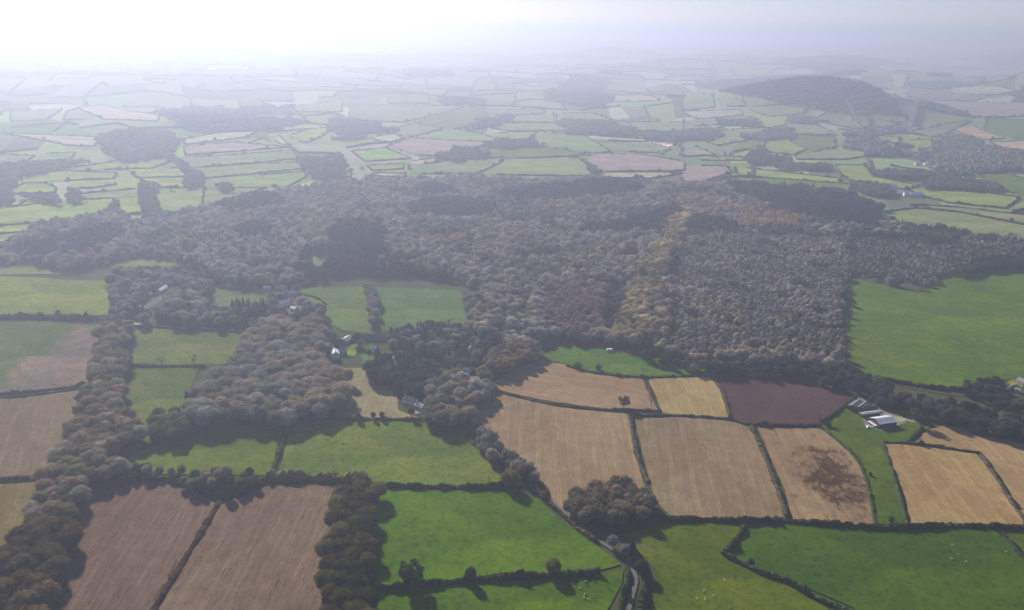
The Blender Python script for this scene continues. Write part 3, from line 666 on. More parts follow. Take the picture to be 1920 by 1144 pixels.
NEAR_HEDGES = [
 ('long dark hedge along the top of the two bottom green pastures at the right', [(1240, 976), (1320, 975), (1400, 979), (1490, 979), (1560, 984), (1635, 991), (1700, 991), (1770, 987), (1840, 988), (1930, 993), (2000, 996)], 3.2, 3.2, HEDGE_DARK),
 ('short thick hedge leaning down from the long hedge to the zigzag corner', [(1397, 981), (1390, 1000), (1375, 1022), (1357, 1041)], 3.2, 3.0, HEDGE_GREEN),
 ('zigzag hedge running to the bottom edge beside the dark pasture', [(1357, 1041), (1385, 1055), (1410, 1068), (1440, 1080), (1478, 1090), (1505, 1108), (1535, 1128), (1570, 1140), (1620, 1160), (1680, 1200)], 3.0, 2.8, HEDGE_GREEN),
 ('thin bushy hedge at the right edge below the golden stubble', [(1868, 992), (1890, 1010), (1915, 1040), (1940, 1062), (1990, 1100)], 2.0, 2.4, HEDGE_DARK),
 ('thick dark hedge across the bright green pasture at the bottom', [(700, 1108), (760, 1102), (840, 1094), (930, 1086), (1020, 1082), (1080, 1079), (1125, 1075)], 3.4, 3.6, HEDGE_DARK),
 ('dark hedge between the pale pasture and the bright green pasture', [(712, 911), (760, 913), (830, 915), (900, 915), (935, 913), (1000, 911)], 2.8, 2.8, HEDGE_GREEN),
 ('tall yellow-olive hedge above the brown stubble field', [(502, 896), (540, 896), (580, 897), (620, 898), (668, 902)], 6.5, 6.0, (.19, .18, .07)),
 ('straight narrow hedge between the two pastures below the domed wood', [(541, 795), (533, 820), (522, 855), (508, 893)], 1.8, 2.6, HEDGE_GREEN),
 ('hedge along the bottom of the tan paddock', [(560, 786), (640, 786), (720, 787), (800, 788), (840, 790)], 2.2, 2.6, HEDGE_BROWN),
 ('dark brown strip of hedge splitting the two ridged brown fields', [(409, 945), (385, 985), (355, 1035), (320, 1090), (285, 1148), (250, 1205)], 1.5, 3.6, (.055, .032, .02)),
 ('hedge at the foot of the hedgerow trees above the ridged field', [(160, 905), (230, 902), (310, 900), (330, 905), (400, 925), (440, 925), (502, 900)], 3.0, 3.5, HEDGE_GREEN),
 ('hedge curving along the bottom of the curved tan field', [(915, 730), (945, 738), (990, 750), (1040, 760), (1090, 766), (1150, 769), (1190, 769), (1238, 772)], 1.7, 2.2, HEDGE_BROWN),
 ('hedge along the tops of the middle stubble fields', [(1182, 781), (1240, 779), (1300, 781), (1370, 787), (1405, 797)], 1.7, 2.2, HEDGE_BROWN),
 ('hedge between the large tan field and the grey brown stubble', [(1182, 781), (1186, 810), (1193, 845), (1203, 880), (1215, 905)], 1.8, 2.8, HEDGE_BROWN),
 ('hedge between the grey brown stubble and the blotched field', [(1408, 799), (1425, 835), (1440, 870), (1455, 910), (1468, 945), (1475, 975)], 1.9, 3.0, HEDGE_BROWN),
 ('low hedge between the yellow and the maroon fields', [(1335, 706), (1350, 725), (1360, 745), (1368, 782)], 1.6, 2.2, HEDGE_BROWN),
 ('hedge between the curved tan field and the yellow stubble', [(1206, 709), (1218, 735), (1230, 758), (1238, 772)], 1.6, 2.4, HEDGE_BROWN),
 ('hedge along the bottom of the maroon ploughed field', [(1405, 797), (1450, 799), (1500, 800), (1537, 798)], 2.2, 2.8, HEDGE_DARK),
 ('hedge slanting up from the bare tree to the barn yard', [(1540, 791), (1560, 780), (1575, 768), (1590, 757), (1604, 747)], 2.2, 2.6, HEDGE_GREEN),
 ('low hedge along the top of the yellow stubble and green meadow', [(1062, 686), (1100, 698), (1150, 705), (1206, 709), (1270, 706), (1335, 706)], 1.6, 2.0, HEDGE_GREEN),
 ('hedge along the top of the maroon field at the foot of the valley wood', [(1335, 702), (1400, 706), (1470, 713), (1540, 725), (1600, 744)], 2.0, 2.6, HEDGE_DARK),
 ('hedge down the left side of the golden stubble field', [(1656, 834), (1667, 868), (1680, 905), (1690, 945), (1702, 984)], 1.8, 2.2, HEDGE_GREEN),
 ('hedge along the top of the golden stubble field', [(1657, 830), (1710, 832), (1770, 840), (1838, 850)], 1.8, 2.0, HEDGE_BROWN),
 ('hedge between the two golden stubble fields', [(1838, 850), (1855, 875), (1880, 915), (1905, 955), (1925, 980)], 1.8, 2.6, HEDGE_BROWN),
 ('short hedge from the round dark tree to the golden stubble', [(1706, 828), (1716, 816), (1730, 803)], 2.0, 2.4, HEDGE_DARK),
 ('hedge along the top of the far golden stubble field', [(1760, 783), (1800, 798), (1850, 815), (1920, 832), (1990, 850)], 2.2, 2.8, HEDGE_DARK),
 ('hedge down the right side of the blotched field', [(1556, 815), (1585, 838), (1610, 865), (1625, 900), (1635, 950), (1642, 985)], 1.4, 2.0, HEDGE_GREEN),
 ('hedge between the two fields at the left edge, upper one', [(-60, 745), (0, 741), (70, 735), (120, 729), (162, 722)], 2.2, 2.8, HEDGE_BROWN),
 ('second thinner hedge line just below the upper left hedge', [(-60, 752), (0, 747), (80, 740), (155, 728)], 1.5, 2.0, HEDGE_BROWN),
 ('hedge between the two fields at the left edge, lower one', [(-60, 906), (0, 901), (45, 897), (92, 896)], 2.2, 2.8, HEDGE_BROWN),
 ('hedge of the three hedge trees between the two mid green pastures', [(235, 687), (300, 688), (385, 688)], 2.4, 2.6, HEDGE_GREEN),
 ('hedge on the slant between green pasture and domed wood', [(437, 682), (450, 660), (468, 628)], 2.2, 2.6, HEDGE_GREEN),
 ('bushy hedge below the yellow green pasture at the left edge', [(-60, 598), (0, 597), (70, 596), (140, 598), (205, 599)], 5.0, 6.0, HEDGE_GREEN),
 ('hedge between grey road and mid green pasture', [(240, 612), (300, 615), (380, 620), (466, 626)], 1.6, 2.0, HEDGE_GREEN),
 ('roadside hedge on the inner bend at the bottom of the lane', [(1152, 1200), (1160, 1150), (1172, 1105), (1180, 1085), (1176, 1068)], 2.6, 2.6, HEDGE_GREEN),
 ('thick dark hedge on the outer side of the lane at the bottom', [(1196, 1200), (1202, 1130), (1212, 1085), (1205, 1060), (1190, 1045), (1170, 1030)], 3.8, 4.2, HEDGE_DARK),
 ('hedge beside the lane under the copse', [(1000, 915), (1030, 945), (1060, 970), (1095, 1000), (1115, 1015)], 2.2, 2.8, HEDGE_BROWN),
 ('low hedge along the lane beside the pale pasture', [(868, 812), (885, 830), (910, 855), (937, 885)], 2.0, 2.4, HEDGE_BROWN),
 ('hedge along the foot of the large right pasture', [(1640, 710), (1690, 718), (1750, 728), (1800, 732), (1840, 730)], 3.0, 4.0, HEDGE_DARK),
 ('garden hedge below the bright yellow green lawn', [(790, 688), (815, 688), (845, 690)], 1.8, 2.0, HEDGE_GREEN),
 ('dark garden hedge right of the cypress', [(716, 668), (735, 665), (760, 664)], 2.0, 2.4, HEDGE_DARK),
 ('curved dark hedge at the edge of the green paddock', [(550, 551), (575, 554), (598, 560), (612, 572)], 2.0, 3.0, HEDGE_GREEN),
]
for lab, pts, hh, ww, tint in NEAR_HEDGES:
    hedge(lab, pts, hh, ww, tint)

# hedges of the traced far patchwork, one round each field, not doubled where two fields meet
_done = []
for ip, side in MID_FIELDS:
    w = [Vector(G(a, b)) for a, b in ip]
    pts = resample(w, 25, True); pts.append(pts[0])
    _dn = np.array([(q.x, q.y) for q in _done]) if _done else None
    runs, cur = [], []
    for p in pts:
        near = len(_done) > 0 and bool((((_dn - np.array([p.x, p.y])) ** 2).sum(1) < 900).any())
        if near:
            if len(cur) > 2: runs.append(cur)
            cur = []
        else: cur.append(p)
    if len(cur) > 2: runs.append(cur)
    _done += pts
    if not runs: continue
    V0 = np.zeros((0, 3)); F0 = []
    d = (sum(w, Vector((0, 0))) / len(w)).length
    for r in runs:
        HEDGE_N[0] += 1
        V, F = hedge_mesh(r, 3.2 + d * .0003, 2.6 + d * .0003, 7, 0, HEDGE_N[0])
        F0 += [tuple(i + len(V0) for i in f) for f in F]; V0 = np.vstack([V0, V])
    c = w[0]; z0 = h1(c.x, c.y)
    o = mesh_obj('hedge', V0 - np.array([c.x, c.y, z0]), F0, 'hedge_leaf'); o.location = (c.x, c.y, z0)
    tag(o, 'hedge round the ' + side, 'hedge', 'hedges of the far patchwork', None, (.06, .075, .038))

# ------------------------------------------------------------------ lanes and tracks
def ribbon(name, label, ipts, width, mat, off=.35, widths=None):
    w = smooth_line([G(a, b) for a, b in ipts], 2)
    line = resample(w, 3.0); n = len(line)
    P = np.array([(p.x, p.y) for p in line]); T = np.gradient(P, axis=0); T /= np.linalg.norm(T, axis=1)[:, None]
    Nn = np.column_stack([-T[:, 1], T[:, 0]])
    V = []
    for i in range(n):
        k = width * (1 + .08 * math.sin(i * .7) + .05 * math.sin(i * 1.9)) * .5
        for u in (-1, -.35, .35, 1):
            q = P[i] + Nn[i] * u * k
            V.append((q[0], q[1], h1(q[0], q[1]) + off + (0 if abs(u) == 1 else .04)))
    F = [(i * 4 + j, i * 4 + j + 1, i * 4 + j + 5, i * 4 + j + 4) for i in range(n - 1) for j in range(3)]
    F = [f[::-1] for f in F]
    return tag(mesh_obj(name, V, F, mat, smooth=True), label, None, None, 'structure')
ribbon('lane', 'winding pale country lane climbing past the copse', [(1162, 1210), (1176, 1150), (1188, 1110), (1193, 1085), (1185, 1062), (1165, 1042), (1140, 1025), (1110, 1005), (1075, 975), (1040, 945), (1010, 920), (985, 890), (950, 855), (915, 830), (890, 808), (870, 795)], 2.9, 'lane')
ribbon('road', 'grey road above the mid green pasture at the left', [(205, 603), (240, 607), (300, 611), (380, 616), (470, 622), (520, 628)], 6.0, 'road')
ribbon('track', 'pale farm track from the lane to the barns', [(1540, 712), (1575, 722), (1600, 737), (1620, 752), (1640, 766), (1660, 777), (1690, 786), (1725, 792)], 6.0, 'yard')
ribbon('track', 'narrow grey track under the hedge of the large right pasture', [(1640, 715), (1690, 724), (1750, 736), (1800, 742), (1860, 745), (1930, 756)], 2.2, 'soil_and_shade')
ribbon('path', 'thin pale worn path in the olive pasture', [(1192, 1012), (1205, 1024), (1222, 1034), (1234, 1037)], 1.2, 'lane', .3)
field('concrete farm yard round the barns', px('P', [(1612, 772), (1650, 770), (1690, 782), (1698, 792), (1675, 802), (1650, 808), (1622, 800)]), 'stubble', (.20, .18, .15), None, name='yard', off=.33)
field('pale gravel patch beside the white-roofed barn', px('P', [(1676, 783), (1690, 782), (1700, 788), (1688, 792), (1680, 790)]), 'stubble', (.33, .31, .22), None, name='yard', off=.4)
field('grey yard between the cottages', px('P', [(758, 748), (790, 752), (800, 772), (780, 778), (760, 760)]), 'stubble', (.22, .20, .19), None, name='yard', off=.33)
field('grey farmyard in the left grove', px('P', [(262, 560), (290, 545), (305, 548), (320, 528), (330, 530), (310, 560), (280, 580), (262, 580)]), 'stubble', (.12, .12, .09), None, name='yard', off=.33)
field('pale yard round the middle farmhouse', px('P', [(515, 570), (540, 562), (570, 574), (560, 590), (520, 586)]), 'stubble', (.13, .13, .10), None, name='yard', off=.33)
for k, (pts, wd) in enumerate([([(332, 1050), (322, 1068), (315, 1082)], 1.6), ([(306, 1096), (296, 1112), (288, 1126)], 1.6)]):  # narrow shadows, painted as dark strips laid on the ridged field
    ribbon('soil_and_shade', ('upper' if k == 0 else 'lower') + ' dark painted shadow beside the hedge strip', pts, wd, 'soil_and_shade', .34)

# ------------------------------------------------------------------ trees: shared crown and trunk meshes
def tube(V, F, a, b, ra, rb, n=5):
    a, b = Vector(a), Vector(b); d = (b - a).normalized()
    u = d.orthogonal().normalized(); v = d.cross(u); k = len(V)
    for p, r in ((a, ra), (b, rb)):
        for i in range(n):
            t = 2 * math.pi * i / n
            V.append(tuple(p + u * math.cos(t) * r + v * math.sin(t) * r))
    for i in range(n): F.append((k + i, k + (i + 1) % n, k + n + (i + 1) % n, k + n + i))
def ico(sub):
    bm = bmesh.new(); bmesh.ops.create_icosphere(bm, subdivisions=sub, radius=1)
    v = np.array([x.co[:] for x in bm.verts]); f = [tuple(y.index for y in x.verts) for x in bm.faces]; bm.free()
    return v, f
ICO1, ICO2 = ico(1), ico(2)
def mk_mesh(name, V, F, mat):
    me = bpy.data.meshes.new(name); me.from_pydata(np.asarray(V, float).tolist(), [], F); me.materials.append(MATS[mat]); return me

def broad_crown(seed, rx=5.6, rz=6.0, zc=7.6, nl=34, lr=(1.1, 2.3), ncard=4200, core=.62, csize=(.18, .44), name='crown'):
    rr = np.random.default_rng(seed)
    L = []
    for i in range(nl):
        for _ in range(60):
            p = rr.normal(0, 1, 3); p /= np.linalg.norm(p)
            p[2] = abs(p[2]) * .95 if rr.random() < .62 else -abs(p[2]) * .8
            p = p * np.array([rx, rx, rz]) * rr.uniform(.55, .72)
            r = rr.uniform(*lr)
            if all(np.linalg.norm(p - q) > .55 * min(r, s) for q, s in L): break
        L.append((p, r))
    L.append((np.array([0, 0, 0.]), rx * .55))
    Vs, F, n0 = [], [], 0
    iv, jf = ICO2
    for p, r in L:
        bump = 1 + .16 * np.sin(iv[:, 0] * 5 + p[0]) * np.sin(iv[:, 1] * 5 + p[1]) + rr.normal(0, .06, len(iv))
        v = iv * (r * core * bump)[:, None] * np.array([1, 1, .92]) + p + np.array([0, 0, zc])
        Vs.append(v); F += [tuple(i + n0 for i in f) for f in jf]; n0 += len(v)
    V = np.vstack(Vs)
    C_, N_ = [], []
    per = int(ncard * 2.2 / len(L))
    for k, (p, r) in enumerate(L):
        d = rr.normal(0, 1, (per, 3)); d /= np.linalg.norm(d, axis=1)[:, None]
        c = p + d * (r * rr.uniform(.78, 1.2, per))[:, None] * np.array([1, 1, .92])
        ok = np.ones(per, bool)
        for q, (p2, r2) in enumerate(L):
            if q != k: ok &= np.linalg.norm(c - p2, axis=1) > r2 * .88
        C_.append(c[ok]); N_.append(d[ok])
    c = np.vstack(C_) + np.array([0, 0, zc]); nr = np.vstack(N_)
    if len(c) > ncard:
        s = rr.permutation(len(c))[:ncard]; c, nr = c[s], nr[s]
    nr = nr + rr.normal(0, .3, nr.shape)
    st = []
    cards(V, F, c, nr, rr.uniform(*csize, len(c)), rr, st)
    m = min(len(c), 1500); s = rr.permutation(len(c))[:m]
    b0 = c[s]; dr = nr[s] / np.maximum(np.linalg.norm(nr[s], axis=1)[:, None], 1e-6) + rr.normal(0, .35, (m, 3)) + np.array([0, 0, .25])
    dr /= np.linalg.norm(dr, axis=1)[:, None]
    sd = np.cross(dr, rr.normal(0, 1, (m, 3))); sd /= np.maximum(np.linalg.norm(sd, axis=1)[:, None], 1e-6)
    ln = rr.uniform(.5, 1.5, m)[:, None]; wd = rr.uniform(.05, .13, m)[:, None]
    n1 = len(V) + sum(len(x) for x in st)
    st.append(np.stack([b0 - sd * wd, b0 + sd * wd, b0 + dr * ln + sd * wd * .3, b0 + dr * ln - sd * wd * .3], 1).reshape(-1, 3))
    F += [(n1 + 4 * i, n1 + 4 * i + 1, n1 + 4 * i + 2, n1 + 4 * i + 3) for i in range(m)]
    return mk_mesh(name, np.vstack([V] + st), F, 'foliage')
def airy_crown(seed, rx=5.2, rz=5.8, zc=8.0, n=2300):
    """loose crown of leaf sprays on limbs, for trees standing alone"""
    rr = np.random.default_rng(seed)
    V, F = [], []
    tips = []
    for i in range(44):
        d = rr.normal(0, 1, 3); d[2] = abs(d[2]) * .9 - .15 if rr.random() < .65 else -abs(d[2]) * .8; d /= np.linalg.norm(d)
        tip = np.array([0, 0, zc]) + d * np.array([rx, rx, rz]) * rr.uniform(.6, 1.0)
        tips.append(tip); tube(V, F, (0, 0, zc - 3.8 + rr.uniform(0, 2)), tip, .16, .04, 4)
    V = np.array(V); c, nr = [], []
    for t in tips:
        m = int(n / len(tips)); e = rr.normal(0, 1, (m, 3)); e /= np.linalg.norm(e, axis=1)[:, None]
        c.append(t + e * rr.uniform(.3, 1.5, (m, 1))); nr.append(e + rr.normal(0, .5, e.shape))
    c = np.vstack(c); nr = np.vstack(nr); st = []
    cards(V, F, c, nr, rr.uniform(.25, .6, len(c)), rr, st)
    return mk_mesh('crown', np.vstack([V] + st), F, 'foliage')
def bare_crown(seed, zc=9.0):
    """leafless spreading crown of fine branches"""
    rr = random.Random(seed); V, F = [], []
    def grow(p, d, ln, r, lev):
        q = p + d * ln
        tube(V, F, p, q, r, r * .6, 4 if lev < 2 else 3)
        if lev == 5: return
        for _ in range(3 if lev < 4 else 4):
            e = (d + Vector((rr.gauss(0, .5), rr.gauss(0, .5), rr.gauss(.1, .35)))).normalized()
            grow(q, e, ln * rr.uniform(.62, .85), max(.03, r * .58), lev + 1)
    for k in range(4):
        a = k * 1.57 + rr.uniform(-.4, .4)
        grow(Vector((0, 0, 3.4)), Vector((math.cos(a) * .7, math.sin(a) * .7, 1)).normalized(), 3.1, .24, 1)
    return mk_mesh('crown', V, F, 'twigs')
def conifer_crown(seed, h=16, r=3.2, n=2200):
    rr = np.random.default_rng(seed); V, F = [], []
    k = 10
    for z, q in ((1.2, .72), (h * .45, .46), (h * .8, .16), (h * .98, .01)):
        for i in range(k):
            t = 2 * math.pi * i / k; s = r * q * (1 + rr.normal(0, .08)); V.append((math.cos(t) * s, math.sin(t) * s, z))
    for j in range(3):
        for i in range(k): F.append((j * k + i, j * k + (i + 1) % k, (j + 1) * k + (i + 1) % k, (j + 1) * k + i))
    V = np.array(V)
    u = rr.random(n) ** 1.4
    lay = np.floor(u * 13) / 13 + rr.normal(0, .008, n)
    z = 1.0 + lay * (h - 1.2) + rr.uniform(-.25, .25, n)
    t = rr.uniform(0, 2 * math.pi, n); rad = r * (1 - lay) * rr.uniform(.55, 1.08, n) * (1 + .12 * np.sin(5 * t + lay * 40))
    c = np.column_stack([np.cos(t) * rad, np.sin(t) * rad, z - rad * .22])
    nr = np.column_stack([np.cos(t) * .6, np.sin(t) * .6, np.full(n, .8)]) + rr.normal(0, .35, (n, 3))
    st = []; cards(V, F, c, nr, rr.uniform(.25, .6, n) * (1.15 - .6 * lay), rr, st)
    return mk_mesh('crown', np.vstack([V] + st), F, 'foliage')
def trunk_mesh(seed, h=8.5, r=.34, limbs=5):
    rr = random.Random(seed); V, F = [], []
    pts = [Vector((0, 0, -.4)), Vector((rr.uniform(-.1, .1), rr.uniform(-.1, .1), h * .35)), Vector((rr.uniform(-.3, .3), rr.uniform(-.3, .3), h * .7)), Vector((rr.uniform(-.4, .4), rr.uniform(-.4, .4), h))]
    rad = [r * 1.35, r * .9, r * .6, r * .3]
    for i in range(3): tube(V, F, pts[i], pts[i + 1], rad[i], rad[i + 1], 7)
    for i in range(limbs):
        a = i * 2.4 + rr.random(); b = pts[1].lerp(pts[2], rr.random())
        tube(V, F, b, b + Vector((math.cos(a) * 2.6, math.sin(a) * 2.6, rr.uniform(1.6, 3))), r * .4, r * .12, 5)
    return mk_mesh('trunk', V, F, 'bark')

TRUNKS = [trunk_mesh(i) for i in range(3)]
CON_TRUNK = trunk_mesh(9, 14, .28, 0)
CROWNS = {
 'broad': [broad_crown(s) for s in (1, 2, 3, 4, 5)],
 'tall': [broad_crown(s, 4.3, 6.6, 8.2, 24, (1.0, 2.0), 3400) for s in (11, 12, 13)],
 'slim': [broad_crown(s, 3.0, 5.6, 7.6, 13, (.9, 1.7), 1500) for s in (21, 22, 23)],
 'bush': [broad_crown(s, 5.8, 4.6, 4.0, 20, (1.5, 2.7), 3600) for s in (31, 32)],
 'airy': [airy_crown(s) for s in (41, 42)],
 'bare': [bare_crown(s) for s in (51, 52)],
 'conifer': [conifer_crown(s) for s in (61, 62, 63)],
 'cedar': [conifer_crown(s, 15, 5.6, 2800) for s in (71,)],
}
CZ = {'broad': 7.6, 'tall': 8.2, 'slim': 7.6, 'bush': 4.0, 'airy': 8.0, 'bare': 9, 'conifer': 7, 'cedar': 6.5}   # crown centre of a 15 m tree
TREE_BASE = 15.0
def add_tree(label, x, y, H, shape, tint, group=None, name=None, var=None, wide=1.0):
    s = H / TREE_BASE
    t = empty(name or ('conifer_tree' if shape in ('conifer', 'cedar') else 'bush' if shape == 'bush' else 'broadleaf_tree'), (x, y, h1(x, y) + .05), random.uniform(0, 6.28), 1)
    t.scale = (s * wide, s * wide, s)
    lst = CROWNS[shape]
    c = link('crown', lst[var % len(lst)] if var is not None else random.choice(lst), t); c['tint'] = [float(a) for a in tint]
    if shape == 'conifer' or shape == 'cedar': link('trunk', CON_TRUNK, t)
    else: link('trunk', random.choice(TRUNKS), t)
    tag(t, label, 'bush' if shape == 'bush' else 'tree', group)
    return t

# ------------------------------------------------------------------ woods and belts: outlines in photograph pixels of the crowns
BROWN = (.33, .28, .20); GREY = (.30, .28, .24); MAUVE = (.32, .28, .265); OLV = (.19, .185, .08); GOLD = (.38, .32, .18); ORANGE = (.37, .275, .165)
RUSSET = (.27, .19, .11); DKG = (.035, .055, .034); MDG = (.085, .12, .05); GGR = (.21, .22, .16)
REG = [
 # key, label for its trees, ordered?, outline, spacing, height, spread, shapes, tints
 dict(k='belt', lab='brown-grey tree in the long belt up the left side', order='tree counted up from the bottom of the long left belt', poly=[(-90, 1210), (-90, 1090), (-5, 1030), (40, 975), (70, 925), (88, 880), (103, 858), (116, 828), (146, 768), (154, 735), (168, 700), (180, 655), (188, 618), (200, 598), (225, 598), (243, 612), (240, 680), (228, 740), (226, 770), (262, 795), (265, 820), (212, 845), (225, 875), (165, 900), (155, 945), (132, 1020), (105, 1080), (80, 1130), (55, 1210)],
      sp=10.4, wd=(1.15, 1.4), H=(13, 17.5), shapes=('broad', 'broad', 'broad', 'tall'), tints=[BROWN, RUSSET, (.24, .20, .11), OLV, BROWN], g='trees of the long left belt'),
 dict(k='belt2', lab='olive-brown tree in the short belt at the bottom', order='tree counted up from the bottom of the short central belt', poly=[(622, 955), (640, 920), (665, 897), (690, 893), (710, 915), (703, 955), (698, 1010), (692, 1060), (690, 1100), (700, 1144), (700, 1210), (600, 1210), (605, 1110), (613, 1010)],
      sp=9.6, wd=(1.1, 1.35), H=(12, 16), shapes=('broad', 'broad', 'broad'), tints=[(.24, .20, .11), BROWN, OLV, RUSSET, (.10, .11, .06)], g='trees of the short central belt'),
 dict(k='copse', lab='bare reddish brown tree in the round copse above the lane', order='bare brown tree counted from the left in the round copse above the lane', poly=[(1055, 945), (1085, 915), (1140, 902), (1195, 906), (1222, 930), (1228, 955), (1190, 968), (1130, 975), (1085, 966)],
      sp=9.2, wd=(1.1, 1.35), H=(11, 14), shapes=('broad', 'broad', 'airy', 'broad'), tints=[(.20, .155, .095), (.22, .175, .115), (.18, .15, .085)], g='trees of the round copse'),
 dict(k='row', lab='olive bushy tree in the hedgerow above the ridged field', order='hedgerow tree counted from the long belt rightwards above the ridged field', poly=[(225, 862), (300, 872), (330, 878), (420, 882), (498, 882), (490, 905), (430, 925), (400, 918), (340, 906), (310, 892), (240, 885)],
      sp=8.5, H=(8, 12), shapes=('bush', 'broad', 'broad'), tints=[OLV, (.10, .105, .05), BROWN], g='hedgerow trees above the ridged field'),
 dict(k='domed', lab='brown round-crowned tree in the domed wood', order=None, poly=[(348, 745), (370, 722), (395, 700), (440, 678), (448, 648), (480, 608), (530, 598), (600, 603), (612, 640), (598, 680), (640, 690), (652, 705), (636, 740), (600, 772), (540, 778), (450, 778), (370, 780), (346, 765)],
      sp=13.2, wd=(1.2, 1.5), H=(16, 20), shapes=('broad', 'broad', 'broad', 'tall'), tints=[(.34, .275, .185), GREY, (.30, .25, .16), GGR, (.33, .27, .19)], g='trees of the domed wood'),
 dict(k='clump', lab='olive tree in the clump beside the long belt', order=None, poly=[(278, 792), (295, 775), (330, 768), (352, 785), (345, 810), (310, 825), (285, 815)], sp=9, H=(13, 16), shapes=('broad',), tints=[OLV, (.11, .11, .06)], g='clump beside the long belt'),
 dict(k='yews', lab='dark evergreen tree in the village clump', order=None, poly=[(690, 690), (715, 672), (760, 665), (800, 682), (822, 700), (800, 738), (770, 742), (740, 715), (700, 708)], sp=8.5, H=(12, 18), shapes=('broad', 'broad', 'tall', 'cedar'), tints=[DKG, (.07, .095, .06), (.05, .07, .06), (.10, .11, .075)], g='dark evergreens in the village'),
 dict(k='village', lab='grey-green tree beside the village lane', order=None, poly=[(788, 745), (815, 710), (850, 695), (905, 690), (915, 720), (890, 760), (860, 795), (815, 798), (790, 775)], sp=11.5, wd=(1.15, 1.4), H=(13, 18), shapes=('broad', 'broad', 'tall'), tints=[BROWN, GGR, (.09, .11, .07), GREY, RUSSET], g='trees beside the village lane'),
 dict(k='golden', lab='golden tan tree in the row behind the curved tan field', order='golden tree counted from the left behind the curved tan field', poly=[(905, 668), (940, 652), (1000, 640), (1012, 665), (965, 685), (920, 698)], sp=9, H=(13, 16), shapes=('broad', 'tall'), tints=[(.25, .19, .11), (.22, .17, .10)], g='golden row behind the curved field'),
 dict(k='gardens', lab='dark hedge tree along the village gardens', order=None, poly=[(600, 622), (640, 630), (690, 632), (740, 622), (800, 606), (870, 606), (900, 632), (960, 640), (915, 655), (905, 680), (850, 690), (835, 672), (790, 655), (750, 645), (710, 640), (672, 640), (640, 642), (615, 655), (600, 680)],
      sp=9, H=(10, 15), shapes=('broad', 'tall', 'broad', 'slim'), tints=[MDG, GGR, GREY, DKG, (.09, .11, .07)], g='trees of the village gardens'),
 dict(k='lane', lab='grey-brown tree along the lane below the village', order='lane-side tree counted down from the village', poly=[(884, 800), (905, 797), (950, 845), (985, 872), (1008, 895), (995, 908), (975, 890), (935, 868), (905, 838)], sp=9, H=(9, 14), shapes=('broad', 'bush', 'airy'), tints=[GREY, BROWN, GGR], g='lane-side trees below the village'),
 dict(k='grove', lab='soft grey tree in the square grove', order=None, poly=[(210, 500), (335, 504), (400, 515), (395, 540), (385, 575), (430, 582), (500, 575), (500, 545), (560, 540), (565, 560), (600, 575), (600, 598), (480, 606), (350, 602), (240, 596), (210, 585)],
      sp=11.5, wd=(1.1, 1.35), H=(12, 17), shapes=('broad', 'broad', 'tall'), tints=[GREY, GGR, MAUVE, (.09, .11, .08)], g='trees of the square grove', hole=[[(256, 584), (262, 556), (290, 540), (330, 520), (335, 535), (312, 562), (285, 588)], [(512, 566), (535, 556), (575, 570), (570, 588), (535, 592), (512, 588)]]),
 dict(k='shortrow', lab='tree in the short row between two paddocks', order='tree counted from the wood downwards in the short row between paddocks', poly=[(684, 535), (700, 530), (708, 560), (704, 590), (696, 604), (688, 570)], sp=8, H=(11, 13), shapes=('broad', 'tall'), tints=[GGR, GREY], g='short row between paddocks'),
 dict(k='valley', lab='dark tree in the shaded valley belt', order=None, poly=[(1205, 655), (1290, 672), (1400, 682), (1500, 684), (1600, 688), (1640, 712), (1700, 735), (1760, 752), (1850, 758), (1930, 765), (1990, 775), (1990, 842), (1920, 822), (1850, 806), (1780, 785), (1700, 768), (1640, 745), (1600, 728), (1500, 700), (1400, 694), (1300, 688), (1210, 670)],
      sp=9.5, H=(10, 15), shapes=('broad', 'broad', 'tall', 'bush'), tints=[DKG, (.055, .065, .04), (.08, .085, .06), (.10, .10, .07)], g='dark trees of the valley belt', hole=[[(1590, 738), (1625, 742), (1700, 772), (1760, 775), (1760, 800), (1640, 800), (1600, 765)]]),
 dict(k='corner', lab='dark scrubby tree beside the property at the right edge', order=None, poly=[(1803, 712), (1850, 704), (1882, 708), (1880, 735), (1905, 740), (1990, 735), (1990, 760), (1850, 748), (1806, 730)], sp=7.5, H=(7, 11), shapes=('broad', 'bush'), tints=[DKG, MDG, (.08, .08, .06)], g='scrub beside the right edge property'),
 dict(k='pointed', lab='pointed dark conifer beside the square grove', order='pointed conifer counted from the left beside the square grove', poly=[(430, 570), (445, 565), (500, 572), (498, 600), (440, 600)], sp=8, H=(13, 19), shapes=('conifer',), tints=[(.045, .06, .045), (.06, .07, .05)], g='pointed conifers beside the grove'),
]
FOREST = [(-90, 470), (0, 462), (60, 420), (150, 405), (215, 396), (260, 405), (300, 400), (400, 383), (480, 363), (560, 348), (640, 340), (700, 334), (800, 333), (880, 328), (1000, 336), (1110, 330), (1200, 338), (1280, 342), (1370, 342), (1420, 342), (1500, 352), (1600, 368), (1660, 388), (1652, 415), (1700, 422), (1780, 428), (1830, 438), (1920, 443), (2000, 448),
          (2000, 486), (1920, 482), (1850, 484), (1790, 500), (1735, 528), (1690, 528), (1640, 512), (1590, 508), (1580, 560), (1578, 620), (1584, 680), (1500, 676), (1400, 672), (1300, 665), (1210, 648), (1160, 634), (1100, 628), (1030, 622), (985, 650), (930, 642), (880, 622), (874, 560), (864, 518), (780, 506), (700, 504), (640, 506), (560, 520), (480, 530), (395, 520), (330, 500), (335, 478), (260, 470), (200, 484), (130, 498), (50, 482), (-90, 490)]
HOLES = [[(555, 490), (585, 466), (628, 470), (600, 500)]]
